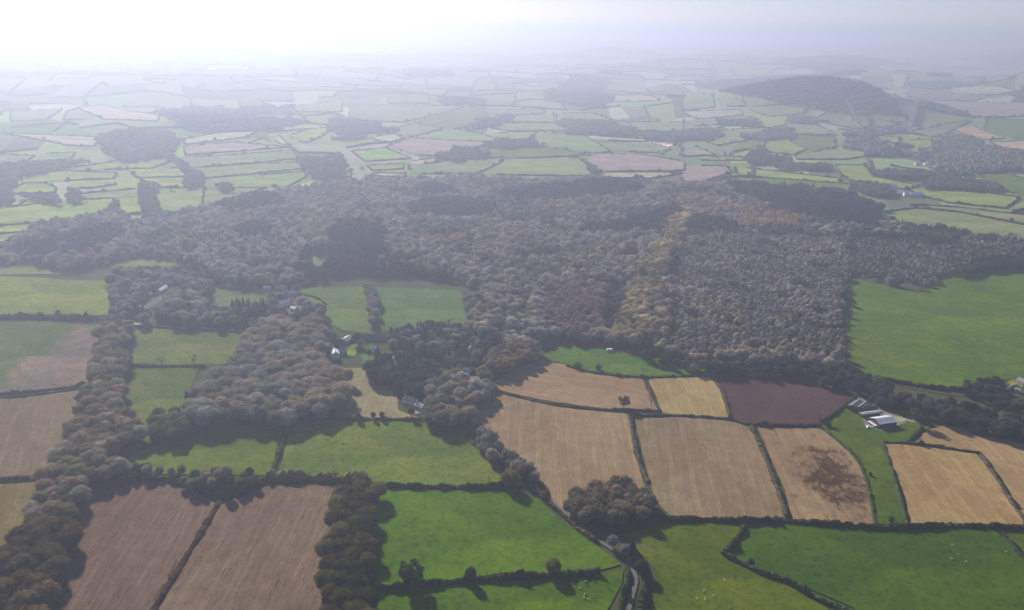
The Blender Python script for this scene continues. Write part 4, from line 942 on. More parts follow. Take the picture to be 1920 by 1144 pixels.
SUB = [  # inside the big wood: outline, spacing, heights, shapes, tints
 ([(1280, 445), (1330, 430), (1590, 440), (1592, 520), (1578, 560), (1580, 655), (1300, 655), (1250, 640), (1262, 560)], 6.2, (9, 12), ('slim',), [MAUVE, GREY, (.18, .15, .14), (.17, .15, .11), BROWN]),
 ([(1592, 440), (1800, 445), (2000, 450), (2000, 486), (1790, 505), (1735, 530), (1592, 510)], 6.5, (7, 10), ('slim',), [(.17, .13, .115), (.16, .145, .10), MAUVE]),
 ([(1150, 640), (1165, 590), (1185, 545), (1195, 500), (1230, 455), (1255, 410), (1300, 385), (1290, 430), (1262, 470), (1250, 520), (1225, 570), (1205, 640)], 8.2, (15, 19), ('broad', 'tall'), [GOLD, (.26, .20, .12), (.24, .20, .12)]),
 ([(1030, 545), (1080, 525), (1130, 530), (1130, 600), (1110, 625), (1030, 618), (1000, 590)], 6.4, (13, 17), ('slim', 'tall'), [(.25, .19, .16), (.22, .17, .145)]),
 ([(1128, 535), (1180, 520), (1165, 585), (1145, 620), (1128, 610)], 9, (9, 12), ('broad',), [(.10, .09, .10), (.07, .07, .075)]),
 ([(1500, 352), (1600, 366), (1660, 388), (1650, 425), (1580, 418), (1500, 405), (1380, 360), (1370, 345)], 7, (15, 20), ('conifer', 'conifer', 'tall'), [DKG, (.04, .05, .045)]),
 ([(1390, 395), (1450, 388), (1505, 400), (1500, 428), (1430, 430), (1380, 412)], 7, (13, 17), ('tall', 'conifer'), [ORANGE, (.30, .20, .12)]),
 ([(1250, 372), (1350, 365), (1385, 392), (1300, 405)], 7.5, (13, 17), ('tall', 'broad'), [(.28, .20, .14), BROWN]),
 ([(780, 437), (850, 434), (895, 440), (885, 455), (800, 455)], 6, (6, 9), ('tall', 'slim'), [(.40, .30, .16), (.36, .28, .17)]),
 ([(640, 415), (720, 420), (720, 470), (640, 470), (610, 440)], 7.5, (15, 19), ('conifer', 'broad'), [DKG, (.05, .06, .06)]),
 ([(1700, 422), (1780, 428), (1830, 440), (1760, 452), (1700, 446)], 7, (12, 16), ('conifer', 'broad'), [(.05, .065, .045), MDG]),
 ([(1850, 480), (1920, 478), (2000, 482), (2000, 500), (1880, 500), (1800, 512), (1790, 500)], 7, (9, 13), ('broad',), [DKG, (.06, .07, .045)]),
 ([(875, 560), (930, 540), (1000, 560), (1000, 640), (930, 640), (880, 615)], 9.5, (14, 18), ('broad', 'broad', 'tall'), [BROWN, (.12, .12, .10), GREY]),
]
def scatter(poly, sp, zc, holes=(), warp=None):
    """jittered points on the ground whose crown centre (zc above ground) is seen inside the outline"""
    w = [G(a, b, zc) for a, b in poly]
    x0, x1 = min(a for a, _ in w) - 20, max(a for a, _ in w) + 20; y0, y1 = min(b for _, b in w) - 20, max(b for _, b in w) + 20
    ny = int((y1 - y0) / (sp * .87)) + 2; nx_ = int((x1 - x0) / sp) + 2
    J, I = np.mgrid[0:ny, 0:nx_]
    X = x0 + (I + .5 * (J % 2)) * sp + rng.uniform(-.34, .34, I.shape) * sp
    Y = y0 + J * sp * .87 + rng.uniform(-.34, .34, I.shape) * sp
    X, Y = X.ravel(), Y.ravel()
    u, v = project(X, Y, hgt(X, Y) + zc)
    if warp:      # ragged outline: the edge wanders with the ground
        a = np.array([mnoise.noise(Vector((x * .008, y * .008, 1.3))) for x, y in zip(X, Y)]); b = np.array([mnoise.noise(Vector((x * .03, y * .03, 8.1))) for x, y in zip(X, Y)])
        uu, vv = u + warp[0] * (a + .6 * b), v + warp[1] * (b + .6 * a)
    else: uu, vv = u, v
    ok = inside(poly, uu, vv) & (Y > 150)
    for hl in holes: ok &= ~inside(hl, u, v)
    return X[ok], Y[ok], u[ok], v[ok]

cand = []      # nearest trees become things, the rest become their wood's mass
for r in REG:
    X, Y, U, Vv = scatter(r['poly'], r['sp'], .53 * sum(r['H']) / 2, r.get('hole', ()), (9, 6) if r['k'] in ('domed', 'grove', 'valley', 'gardens', 'village') else None)
    for x, y, u, v in zip(X, Y, U, Vv):
        t = random.choice(r['tints']); k = random.uniform(.82, 1.18)
        cand.append(dict(r=r, x=x, y=y, u=u, v=v, H=random.uniform(*r['H']), shape=random.choice(r['shapes']), tint=tuple(a * k * random.uniform(.95, 1.05) for a in t), s=math.hypot(x, y)))
SINGLE_MAX = 262
HOUSE_PX = [(626, 664), (640, 660), (650, 635), (702, 653), (690, 632), (714, 632), (731, 682), (769, 752), (789, 763), (881, 657), (874, 693), (956, 597), (306, 541), (318, 528), (279, 550), (259, 575), (532, 569), (523, 573), (552, 577), (498, 583), (501, 539), (550, 548), (401, 571), (716, 480), (1910, 718), (1908, 732)]
def hides_house(u, v):
    return any(abs(u - a) < 13 and -7 < v - b < 17 for a, b in HOUSE_PX)
cand = [c for c in cand if not hides_house(c['u'], c['v'])]
cand.sort(key=lambda c: c['s'] + (9e9 if not (-40 < c['u'] < 1960 and c['v'] < 1200) else 0) - (900 if c['r']['k'] in ('golden', 'shortrow', 'lane', 'pointed') else 0))
single, mass = cand[:SINGLE_MAX], cand[SINGLE_MAX:]
for r in REG:
    mine = [c for c in single if c['r'] is r]
    mine.sort(key=lambda c: c['u'] if r['k'] in ('row', 'golden', 'pointed', 'copse') else (c['v'] if r['k'] in ('lane', 'shortrow') else -c['v']))
    for i, c in enumerate(mine):
        if r['k'] in ('belt', 'belt2', 'row', 'clump'): c['tint'] = (c['tint'][0] * .50, c['tint'][1] * .47, c['tint'][2] * .30)
        lab = ordinal(i) + ' ' + r['order'] if r['order'] else r['lab']
        add_tree(lab, c['x'], c['y'], c['H'], c['shape'], c['tint'], r['g'], wide=random.uniform(*r.get('wd', (.95, 1.2))))

# trees that stand alone or carry a look of their own: crown centre pixel, height, shape, tint, label
LONE = [
 (1170, 752, 13, 'airy', (.16, .105, .06), 'lone round brown oak at the hedge of the curved tan field', 1.15),
 (1222, 746, 14, 'bare', (.22, .15, .11), 'tall leafless tree at the end of the curved tan field', .9),
 (1301, 688, 12, 'airy', (.26, .235, .23), 'pale silvery tree at the corner of the green meadow', .9),
 (1207, 692, 10, 'bare', (.15, .14, .10), 'small leafless tree on the hedge above the curved tan field', .9),
 (1538, 774, 13, 'bare', (.30, .19, .15), 'pinkish leafless tree at the lower corner of the maroon field', 1.1),
 (1391, 783, 10, 'bare', (.28, .19, .15), 'small pinkish leafless tree where the middle hedges meet', 1.0),
 (1552, 795, 8, 'bush', (.06, .07, .03), 'dark round bush beside the pinkish leafless tree', .9),
 (1728, 786, 14, 'airy', (.075, .08, .03), 'large round dark green tree beside the barns', 1.25),
 (302, 674, 11, 'bare', (.13, .13, .09), 'middle tree of three on the hedge between mid green pastures', 1.1),
 (363, 670, 13, 'bare', (.10, .09, .07), 'dark leafless tree, rightmost of three on the pasture hedge', 1.0),
 (243, 672, 11, 'broad', (.15, .14, .11), 'leftmost of three trees on the pasture hedge', .9),
 (770, 1072, 17, 'airy', (.045, .065, .02), 'dark bushy tree on the thick hedge, largest of three', 1.3),
 (882, 1076, 11, 'broad', (.05, .065, .02), 'small dark tree in the middle of the thick hedge', .9),
 (1037, 1062, 12, 'broad', (.14, .125, .025), 'yellow-green round tree near the right end of the thick hedge', 1.2),
 (957, 895, 15, 'broad', (.20, .155, .05), 'golden round tree at the end of the hedge above the bright pasture', 1.3),
 (985, 882, 14, 'broad', (.19, .12, .075), 'russet tree just right of the golden round tree', 1.2),
 (967, 856, 8, 'bush', (.10, .085, .04), 'dark olive bush above the golden round tree', .9),
 (1149, 1014, 10, 'broad', (.22, .195, .19), 'upper of two pale grey round trees by the lane', 1.0),
 (1172, 1031, 10, 'broad', (.23, .205, .20), 'lower of two pale grey round trees by the lane', 1.0),
 (1090, 984, 5, 'bush', (.22, .20, .14), 'small pale bush on the lane below the copse', .8),
 (1020, 925, 7, 'bush', (.20, .155, .11), 'brown bush on the lane above the copse', .8),
 (1203, 1062, 11, 'broad', (.06, .065, .03), 'dark lane-side tree at the bend casting a long shadow', 1.1),
 (1408, 1054, 7, 'bush', (.055, .075, .025), 'small dark bush on the zigzag hedge', .8),
 (1476, 968, 6, 'bush', (.06, .07, .025), 'bush at the foot of the hedge beside the blotched field', .8),
 (1672, 975, 6, 'broad', (.05, .065, .03), 'small dark tree on the long hedge below the green valley', .9),
 (1679, 900, 6, 'bare', (.12, .10, .06), 'small bare tree on the left side of the golden stubble', .9),
 (1632, 889, 5, 'bush', (.035, .05, .02), 'dark bush in the narrow green valley', .7),
 (671, 781, 8, 'broad', (.15, .13, .05), 'small olive tree on the paddock hedge near the wood', .9),
 (700, 778, 8, 'tall', (.17, .145, .06), 'olive tree on the paddock hedge, left of a pair', .9),
 (716, 777, 8, 'tall', (.15, .13, .055), 'olive tree on the paddock hedge, right of a pair', .9),
 (771, 770, 11, 'tall', (.20, .155, .06), 'golden olive tree on the paddock hedge near the cottages', 1.1),
 (709, 660, 15, 'conifer', (.03, .042, .028), 'tall dark cypress in the village garden', 1.0),
 (692, 662, 12, 'slim', (.10, .12, .07), 'slender grey-green tree left of the dark cypress', 1.0),
 (580, 580, 18, 'cedar', (.045, .06, .05), 'large dark cone-shaped conifer beside the middle farmhouse', 1.0),
 (307, 560, 13, 'conifer', (.13, .07, .06), 'narrow reddish conifer in the left farmyard', .7),
 (350, 748, 14, 'conifer', (.03, .045, .02), 'dark conifer at the left tip of the domed wood', 1.1),
 (1083, 686, 9, 'bush', (.075, .09, .05), 'grey-green bush clump in the green meadow', 1.2),
 (1122, 689, 8, 'bush', (.08, .09, .06), 'grey-green bush right of the larger meadow clump', .9),
 (540, 770, 9, 'bush', (.14, .12, .10), 'brown bush where the narrow hedge meets the domed wood', .9),
 (610, 775, 9, 'bush', (.16, .14, .12), 'grey-brown bush at the lower right foot of the domed wood', 1.1),
 (1427, 694, 10, 'broad', (.20, .18, .16), 'pale grey tree at the top of the maroon field', 1.0),
 (430, 903, 9, 'broad', (.11, .115, .05), 'round olive tree standing forward of the hedgerow', 1.2),
 (108, 586, 8, 'bush', (.06, .08, .04), 'dark round bush on the hedge below the yellow green pasture', .9),
]
for u, v, H, shp, tint, lab, wd in LONE:
    x, y = G(u, v, CZ[shp] * H / TREE_BASE)
    add_tree(lab, x, y, H, shp, tint, wide=wd, var=int(u))

# ------------------------------------------------------------------ the woods as masses: crowns and trunks instanced on points
_gn_src = {}
_src_col = bpy.data.collections.new('tree_shapes')      # shapes only, never linked to the scene
SRC = []
SHAPE_IDX = {}
for shp, lst in CROWNS.items():
    SHAPE_IDX[shp] = []
    for i, me in enumerate(lst):
        o = bpy.data.objects.new('crown_shape', me); _src_col.objects.link(o)
        SHAPE_IDX[shp].append(len(SRC)); SRC.append(o)
_trunk_src = bpy.data.objects.new('trunk_shape', TRUNKS[0]); _src_col.objects.link(_trunk_src)
def far_clump(seed):
    rr = np.random.default_rng(seed)
    Vs, F, n0 = [], [], 0
    for i in range(26):
        p = np.array([rr.uniform(-14, 14), rr.uniform(-14, 14), 0]); r = rr.uniform(3.5, 6); hh = rr.uniform(8, 13)
        v = ICO1[0] * np.array([r, r, hh * .5]) * (1 + rr.normal(0, .14, (len(ICO1[0]), 1))) + p + np.array([0, 0, hh * .52])
        Vs.append(v); F += [tuple(k + n0 for k in f) for f in ICO1[1]]; n0 += len(v)
    return mk_mesh('clump', np.vstack(Vs), F, 'foliage')
SHAPE_IDX['clump'] = []
for s in (81, 82, 83):
    o = bpy.data.objects.new('clump_shape', far_clump(s)); _src_col.objects.link(o); SHAPE_IDX['clump'].append(len(SRC)); SRC.append(o)

def gn_group():
    ng = bpy.data.node_groups.new('wood', 'GeometryNodeTree')
    ng.interface.new_socket('Geometry', in_out='INPUT', socket_type='NodeSocketGeometry')
    ng.interface.new_socket('Geometry', in_out='OUTPUT', socket_type='NodeSocketGeometry')
    nd = ng.nodes; lk = ng.links
    gi = nd.new('NodeGroupInput'); go = nd.new('NodeGroupOutput')
    join = nd.new('GeometryNodeJoinGeometry')
    for o in reversed(SRC):          # multi-input sockets list the last link first
        oi = nd.new('GeometryNodeObjectInfo'); oi.inputs['Object'].default_value = o
        if 'As Instance' in oi.inputs: oi.inputs['As Instance'].default_value = False
        g2 = nd.new('GeometryNodeGeometryToInstance')
        lk.new(oi.outputs['Geometry'], g2.inputs[0]); lk.new(g2.outputs[0], join.inputs[0])
    ip = nd.new('GeometryNodeInstanceOnPoints'); ip.inputs['Pick Instance'].default_value = True
    def attr(name, typ):
        a = nd.new('GeometryNodeInputNamedAttribute'); a.data_type = typ; a.inputs[0].default_value = name; return a.outputs[0]
    mp = nd.new('GeometryNodeMeshToPoints')
    lk.new(gi.outputs[0], mp.inputs[0]); lk.new(mp.outputs[0], ip.inputs['Points'])
    lk.new(join.outputs[0], ip.inputs['Instance'])
    lk.new(attr('shape', 'INT'), ip.inputs['Instance Index'])
    lk.new(attr('rot', 'FLOAT_VECTOR'), ip.inputs['Rotation'])
    lk.new(attr('size', 'FLOAT_VECTOR'), ip.inputs['Scale'])
    lk.new(ip.outputs[0], go.inputs[0])
    return ng
GN = gn_group()
def wood(name, label, recs, cat='wood', group=None):
    """recs: (x, y, height, shape, tint, wide)"""
    if not recs: return
    n = len(recs)
    me = bpy.data.meshes.new(name)
    xs = np.array([r[0] for r in recs]); ys = np.array([r[1] for r in recs])
    c = (xs.mean(), ys.mean()); z0 = h1(*c)
    co = np.column_stack([xs - c[0], ys - c[1], hgt(xs, ys) - z0])
    me.vertices.add(n); me.vertices.foreach_set('co', co.astype(np.float32).ravel())
    a = me.attributes.new('shape', 'INT', 'POINT'); a.data.foreach_set('value', np.array([random.choice(SHAPE_IDX[r[3]]) for r in recs], np.int32))
    a = me.attributes.new('rot', 'FLOAT_VECTOR', 'POINT'); a.data.foreach_set('vector', np.column_stack([np.zeros(n), np.zeros(n), rng.uniform(0, 6.28, n)]).astype(np.float32).ravel())
    sz = np.array([(r[2] / 15 * r[5], r[2] / 15 * r[5], r[2] / 15) for r in recs], np.float32)
    a = me.attributes.new('size', 'FLOAT_VECTOR', 'POINT'); a.data.foreach_set('vector', sz.ravel())
    a = me.attributes.new('tint', 'FLOAT_COLOR', 'POINT'); a.data.foreach_set('color', np.array([(*r[4], 1) for r in recs], np.float32).ravel())
    for mm in ('foliage', 'twigs'): me.materials.append(MATS[mm])
    o = link(name, me); o.location = (c[0], c[1], z0)
    md = o.modifiers.new('trees', 'NODES'); md.node_group = GN
    return tag(o, label, cat, group, 'stuff')

for r in REG:
    rec = [(c['x'], c['y'], c['H'], 'broad' if c['shape'] == 'bare' else c['shape'], c['tint'], random.uniform(*r.get('wd', (.95, 1.2)))) for c in mass if c['r'] is r]
    wood('wood', 'remaining trees of the ' + r['g'].replace('trees of the ', '').replace('trees ', ''), rec)

big = []
subs = [s[0] for s in SUB]
def nz(x, y, s): return mnoise.noise(Vector((x * s, y * s, 3.7)))
X, Y, U, Vv = scatter(FOREST, 7.8, 9, HOLES)
ok = np.ones(len(X), bool)
for s in subs: ok &= ~inside(s, U, Vv)
for x, y, u_, v_ in zip(X[ok], Y[ok], U[ok], Vv[ok]):
    if hides_house(u_, v_): continue
    a = nz(x, y, .006); b = nz(x + 900, y, .012); c = nz(x, y - 700, .02)
    if c > .42: continue
    pal = [(.05, .062, .05), (.045, .055, .045)] if a > .33 else ([GGR, (.11, .115, .085)] if b > .22 else ([BROWN, (.22, .175, .14)] if a < -.18 else [GREY, MAUVE, (.14, .125, .11), BROWN]))
    t = random.choice(pal); k = random.uniform(.8, 1.2) * 1.22
    big.append((x, y, random.uniform(9, 18), random.choice(('broad', 'broad', 'tall', 'airy', 'bush')) if a <= .33 else random.choice(('tall', 'conifer', 'broad')), tuple(q * k for q in t), random.uniform(.65, 1.15)))
for poly, sp, H, shapes, tints in SUB:
    X, Y, U, Vv = scatter(poly, sp, .55 * sum(H) / 2, HOLES, (14, 9))
    for x, y in zip(X, Y):
        t = random.choice(tints); k = random.uniform(.75, 1.25) * (1 + .4 * nz(x - 500, y, .012)) * 1.18
        if nz(x, y + 300, .035) > .40 or random.random() < .04: continue
        big.append((x, y, random.uniform(*H) * (1 + .3 * nz(x, y, .025)), random.choice(shapes), tuple(q * k for q in t), random.uniform(.95, 1.2)))
wood('woodland', 'great grey-brown wood stretching across the middle of the view', big)

# ------------------------------------------------------------------ far woods, hedgerow trees and distant hedges
FARW = [
 ('G', [(540, 720), (700, 690), (900, 700), (960, 760), (930, 830), (640, 860), (560, 800)], 'village trees at the hazy left'), ('G', [(930, 830), (1000, 880), (1060, 930), (1080, 1000), (1000, 1000), (980, 930)], 'tree belt between the yellow green fields'),
 ('G', [(-40, 900), (120, 930), (40, 1080), (-40, 1100)], 'wood at the hazy left edge'), ('G', [(760, 990), (840, 985), (850, 1020), (850, 1144), (770, 1144)], 'wood strip reaching down to the big wood at the left'),
 ('G', [(560, 1144), (620, 1075), (645, 1085), (610, 1150)], 'narrow tree strip beside the left fields'), ('G', [(100, 1042), (280, 1040), (300, 1075), (200, 1070)], 'thicket between the left yellow green fields'),
 ('G', [(1180, 980), (1250, 980), (1250, 1015), (1190, 1020)], 'small copse in the soft green field'), ('G', [(-40, 880), (340, 860), (500, 850), (300, 905), (100, 940)], 'long hazy tree belt at the left'),
 ('G', [(850, 600), (1060, 570), (1400, 640), (1600, 640), (1500, 690), (1060, 700)], 'hazy wood above the pale straw field'), ('G', [(1650, 940), (1750, 890), (1840, 870), (1840, 960), (1700, 950)], 'tree belt at the far tip of the big wood'),
 ('G', [(380, 1012), (450, 1030), (430, 1070), (330, 1080)], 'hedge thicket among the left fields'), ('G', [(1600, 858), (1830, 825), (1840, 870), (1650, 905)], 'hazy belt right of the soft green fields'),
 ('H', [(500, 830), (640, 795), (720, 800), (700, 845), (560, 855)], 'small hazy wood in the central fields'), ('H', [(820, 770), (900, 760), (1020, 775), (940, 795), (830, 790)], 'narrow copse in the central fields'),
 ('H', [(1180, 660), (1280, 645), (1400, 650), (1560, 690), (1500, 720), (1250, 715)], 'oval hazy wood right of the central fields'), ('H', [(680, 680), (760, 660), (850, 625), (910, 620), (830, 670), (720, 690)], 'slanting tree belt in the central fields'),
 ('H', [(-20, 640), (200, 660), (240, 690), (60, 740), (-20, 750)], 'hazy wood left of the central fields'), ('H', [(1600, 720), (1830, 705), (1830, 760), (1680, 740)], 'tree belt behind the whitish field'),
 ('H', [(1110, 500), (1220, 440), (1330, 400), (1400, 430), (1360, 480), (1440, 540), (1400, 575), (1260, 560), (1120, 540)], 'large blue hazy wood in the distance'), ('H', [(1320, 880), (1360, 890), (1390, 925), (1340, 920)], 'thicket left of the dull pink field'),
 ('I', [(30, 700), (110, 680), (190, 700), (150, 740), (40, 740)], 'small wood left of the right-hand fields'), ('I', [(350, 740), (440, 710), (550, 690), (560, 730), (430, 750)], 'slanting wood among the right-hand fields'),
 ('I', [(830, 720), (1050, 690), (1170, 680), (1160, 700), (1000, 730)], 'tree belt below the yellow green field'), ('I', [(890, 760), (1050, 740), (1040, 800), (960, 810), (900, 790)], 'round wood among the right-hand fields'),
 ('I', [(340, 850), (400, 780), (470, 830), (600, 850), (600, 870), (350, 870)], 'wood behind the big wood'), ('I', [(1000, 910), (1100, 915), (1430, 935), (1400, 960), (1050, 940)], 'long dark belt among the right-hand fields'),
 ('I', [(1290, 990), (1380, 950), (1560, 960), (1720, 1000), (1700, 1020), (1500, 1010), (1300, 1005)], 'dark belt above the yellow green field at the right'), ('I', [(1330, 830), (1440, 720), (1560, 740), (1620, 780), (1740, 800), (1860, 870), (1860, 900), (1600, 920), (1500, 930), (1370, 900)], 'large brown wood at the right edge'),
 ('I', [(500, 880), (800, 880), (800, 905), (520, 900)], 'thin belt behind the big wood'), ('I', [(240, 650), (400, 640), (410, 660), (280, 670)], 'thin belt in the soft green fields'),
 ('I', [(590, 640), (650, 620), (730, 640), (700, 660), (600, 655)], 'trees round the far hamlet'), ('I', [(1190, 450), (1400, 430), (1550, 460), (1320, 480)], 'wood on the brown far slope'),
 ('I', [(90, 460), (230, 440), (420, 430), (520, 405), (830, 405), (960, 450), (1050, 520), (1150, 570), (1100, 590), (900, 570), (700, 565), (520, 540), (420, 510), (270, 500)], 'dark wooded hill in the distance at the right'),
 ('I', [(510, 340), (720, 305), (1000, 305), (1100, 330), (860, 390), (830, 410), (700, 370)], 'blue wooded ridge behind the wooded hill'), ('I', [(1600, 300), (1880, 290), (1880, 370), (1700, 350)], 'dark wooded hill at the right edge of the horizon'),
 ('I', [(900, 970), (1130, 1000), (1130, 1040), (1000, 1040), (930, 1010)], 'trees round the far farm sheds'), ('I', [(460, 1000), (700, 1015), (900, 1020), (900, 1040), (500, 1040)], 'dark belt along the back of the big wood'),
]
ALLW = [px(c, p) for c, p, _ in FARW]
for (crop, pts, lab), ip in zip(FARW, ALLW):
    cy = sum(b for _, b in ip) / len(ip)
    dist = math.hypot(*G(sum(a for a, _ in ip) / len(ip), cy))
    hill = 'hill' in lab or 'ridge' in lab
    tl = [(.06, .075, .06), (.065, .075, .07), (.075, .08, .07)] if hill else [(.17, .18, .125), (.18, .17, .14), (.14, .155, .10), (.19, .175, .135)]
    rec = []
    if dist > 2600:
        X, Y, _, _ = scatter(ip, 24, 5, (), (30, 5))
        for x, y in zip(X, Y): rec.append((x, y, random.uniform(12, 19), 'clump', tuple(q * random.uniform(.8, 1.2) for q in random.choice(tl)), 1.1))
    else:
        X, Y, _, _ = scatter(ip, 10, 7, (), (16, 4))
        for x, y in zip(X, Y): rec.append((x, y, random.uniform(10, 16), random.choice(('broad', 'broad', 'tall')), tuple(q * random.uniform(.8, 1.2) for q in random.choice(tl)), 1.1))
    wood('wood', lab, rec)

# trees dotted along the hedges of the far patchwork, and clumps over the far quilt
rec = []
for ip, _ in MID_FIELDS:
    for p in resample([Vector(G(a, b)) for a, b in ip], 30, True):
        if random.random() < .17: rec.append((p.x + random.uniform(-3, 3), p.y + random.uniform(-3, 3), random.uniform(6, 12), random.choice(('broad', 'bush')), tuple(q * random.uniform(.8, 1.2) for q in (.08, .085, .055)), random.uniform(1, 1.5)))
wood('hedgerow_trees', 'scattered trees along the far patchwork hedges', rec, 'trees')
rec = []
MIDP = [ip for ip, _ in MID_FIELDS]
u, v = project(FV[:, 0], FV[:, 1], hgt(FV[:, 0], FV[:, 1]))
def blocked(uu, vv):
    uu = np.asarray(uu); b = np.zeros(uu.shape, bool)
    for ip in MIDP + [FOREST] + FIELD_POLYS[:len(NEAR)]:
        b |= inside(ip, uu, vv)
    return b
for i0, i1, j in FW:
    p = FV[FIDX[i0, j]], FV[FIDX[i1, j]], FV[FIDX[i0, j + 1]], FV[FIDX[i1, j + 1]]
    y = p[0][1]
    n = int(min(60, 5 + (i1 - i0) * 7))
    for _ in range(n):
        s, t = random.random(), random.random()
        q = (p[0] * (1 - s) + p[1] * s) * (1 - t) + (p[2] * (1 - s) + p[3] * s) * t
        rec.append((q[0], q[1], random.uniform(10, 17), 'clump', tuple(c * random.uniform(.8, 1.2) for c in (.10, .105, .085)), 1.0 + y / 9000))
uu, vv = project([r[0] for r in rec], [r[1] for r in rec], hgt([r[0] for r in rec], [r[1] for r in rec]))
bl = blocked(uu, vv)
wood('distant_woods', 'scattered dark woods fading into the haze towards the horizon', [r for r, b in zip(rec, bl) if not b], 'woods')
# distant hedges
ea = np.array([e[0] for e in FE]); eb = np.array([e[1] for e in FE])
um, vm = (u[ea] + u[eb]) / 2, (v[ea] + v[eb]) / 2
keep = ~(blocked(um, vm) | blocked(u[ea], v[ea]) | blocked(u[eb], v[eb]))
V0, F0 = [], []
for a, b in zip(ea[keep], eb[keep]):
    p, q = FV[a], FV[b]
    d = (q - p)[:2]; L = np.linalg.norm(d)
    if L < 1: continue
    nrm = np.array([-d[1], d[0]]) / L
    w = 2.5 + p[1] * .0007; hh = 3 + p[1] * .0006
    k = max(2, int(L / 28)); base = len(V0)
    for i in range(k + 1):
        c = p + (q - p) * i / k; zz = h1(c[0], c[1]); zz = max(zz - .5, c[2]); hv = hh * random.uniform(.6, 1.5)
        V0 += [(c[0] - nrm[0] * w, c[1] - nrm[1] * w, zz - 2), (c[0] - nrm[0] * w * .7, c[1] - nrm[1] * w * .7, zz + hv), (c[0] + nrm[0] * w * .7, c[1] + nrm[1] * w * .7, zz + hv), (c[0] + nrm[0] * w, c[1] + nrm[1] * w, zz - 2)]
    for i in range(k):
        for j in range(3): F0.append((base + i * 4 + j, base + i * 4 + 4 + j, base + i * 4 + 5 + j, base + i * 4 + 1 + j))
tag(mesh_obj('distant_hedgerows', V0, F0, 'hedge_leaf'), 'network of distant hedgerows fading into the haze', 'hedges', None, 'stuff', (.07, .085, .045))

# ------------------------------------------------------------------ buildings
def box(V, F, x0, x1, y0, y1, z0, z1):
    k = len(V)
    V += [(x0, y0, z0), (x1, y0, z0), (x1, y1, z0), (x0, y1, z0), (x0, y0, z1), (x1, y0, z1), (x1, y1, z1), (x0, y1, z1)]
    F += [tuple(k + i for i in f) for f in ((0, 3, 2, 1), (4, 5, 6, 7), (0, 1, 5, 4), (1, 2, 6, 5), (2, 3, 7, 6), (3, 0, 4, 7))]
def heading(a, b):
    p, q = G(*a), G(*b); return math.atan2(q[1] - p[1], q[0] - p[0])
def building(name, label, at, L, W, Hw, Hr, ang, wall, roof, cat, windows=0, door=None, chimneys=0, lights=(0, 0), over=.35, group=None, base=.3):
    """gabled building, long axis along local x; lights = rooflights per slope (columns, rows)"""
    x, y = G(*at)
    t = empty(name, (x, y, h1(x, y) + base), ang); tag(t, label, cat, group)
    V = [(-L / 2, -W / 2, -1), (-L / 2, W / 2, -1), (-L / 2, W / 2, Hw), (-L / 2, 0, Hw + Hr), (-L / 2, -W / 2, Hw), (L / 2, -W / 2, -1), (L / 2, W / 2, -1), (L / 2, W / 2, Hw), (L / 2, 0, Hw + Hr), (L / 2, -W / 2, Hw)]
    F = [(4, 3, 2, 1, 0), (5, 6, 7, 8, 9), (0, 5, 9, 4), (1, 2, 7, 6), (2, 3, 8, 7), (3, 4, 9, 8)]
    mesh_obj('wall', V, F, wall, t)
    sl = math.hypot(W / 2, Hr); ux, uz = (W / 2) / sl, Hr / sl
    rf = None
    for s in (-1, 1):
        V, F = [], []
        e = over; th = .12
        a = (s * -.0, Hw + Hr + .05); b = (s * (W / 2 + e * ux), Hw - e * uz + .05)
        for xx in (-L / 2 - e, L / 2 + e):
            V += [(xx, a[0], a[1]), (xx, b[0], b[1]), (xx, b[0], b[1] + th), (xx, a[0], a[1] + th)]
        F = [(0, 1, 2, 3), (7, 6, 5, 4), (3, 2, 6, 7), (0, 4, 5, 1), (1, 5, 6, 2), (0, 3, 7, 4)]
        if s > 0: F = [f[::-1] for f in F]
        rf = mesh_obj('roof_slope', V, F, roof, t)
        nc, nr = lights
        for i in range(nc):
            for j in range(nr):
                cx = -L / 2 + (i + .5) * L / nc; v0 = .25 + j * .7 / nr; v1 = v0 + (.4 if roof == 'white_roof' else .24) / max(1, nr)
                q = []
                for xx, vv in ((cx - .55, v0), (cx + .55, v0), (cx + .55, v1), (cx - .55, v1)):
                    q.append((xx, s * W / 2 * vv, Hw + Hr * (1 - vv) + .05 + th + .05))
                lo = [(a_, b_, c_ - .06) for a_, b_, c_ in q]
                fs = [(0, 1, 2, 3), (7, 6, 5, 4), (0, 4, 5, 1), (1, 5, 6, 2), (2, 6, 7, 3), (3, 7, 4, 0)]
                mesh_obj('rooflight', q + lo, fs if s > 0 else [f[::-1] for f in fs], 'rooflight' if roof != 'white_roof' else 'grey_roof', rf)
    for i in range(chimneys):
        V, F = [], []; cx = (-1, 1)[i % 2] * (L / 2 - .9); box(V, F, cx - .4, cx + .4, -.35, .35, Hw, Hw + Hr + 1.1); box(V, F, cx - .5, cx + .5, -.45, .45, Hw + Hr + 1.1, Hw + Hr + 1.25)
        mesh_obj('chimney', V, F, 'stone_wall', rf)
    for i in range(windows):
        cx = -L / 2 + (i + 1) * L / (windows + 1)
        for s in (-1, 1):
            for zz in ((1.0, 3.4) if Hw > 4 else (1.0,)):
                V, F = [], []; box(V, F, cx - .5, cx + .5, s * W / 2 - .05, s * W / 2 + .05, zz, zz + 1.2)
                wdw = mesh_obj('window', V, F, 'glass', t)
                V, F = [], []; box(V, F, cx - .65, cx + .65, s * (W / 2 + .04) - .06, s * (W / 2 + .04) + .06, zz - .14, zz - .01); mesh_obj('sill', V, F, 'white_wall', wdw)
    if door:
        dw, dh = door; V, F = [], []; box(V, F, -dw / 2, dw / 2, -W / 2 - .06, -W / 2 + .06, 0, dh); mesh_obj('door', V, F, 'door_paint', t)
    return t
hb = heading((1638, 796), (1673, 791))
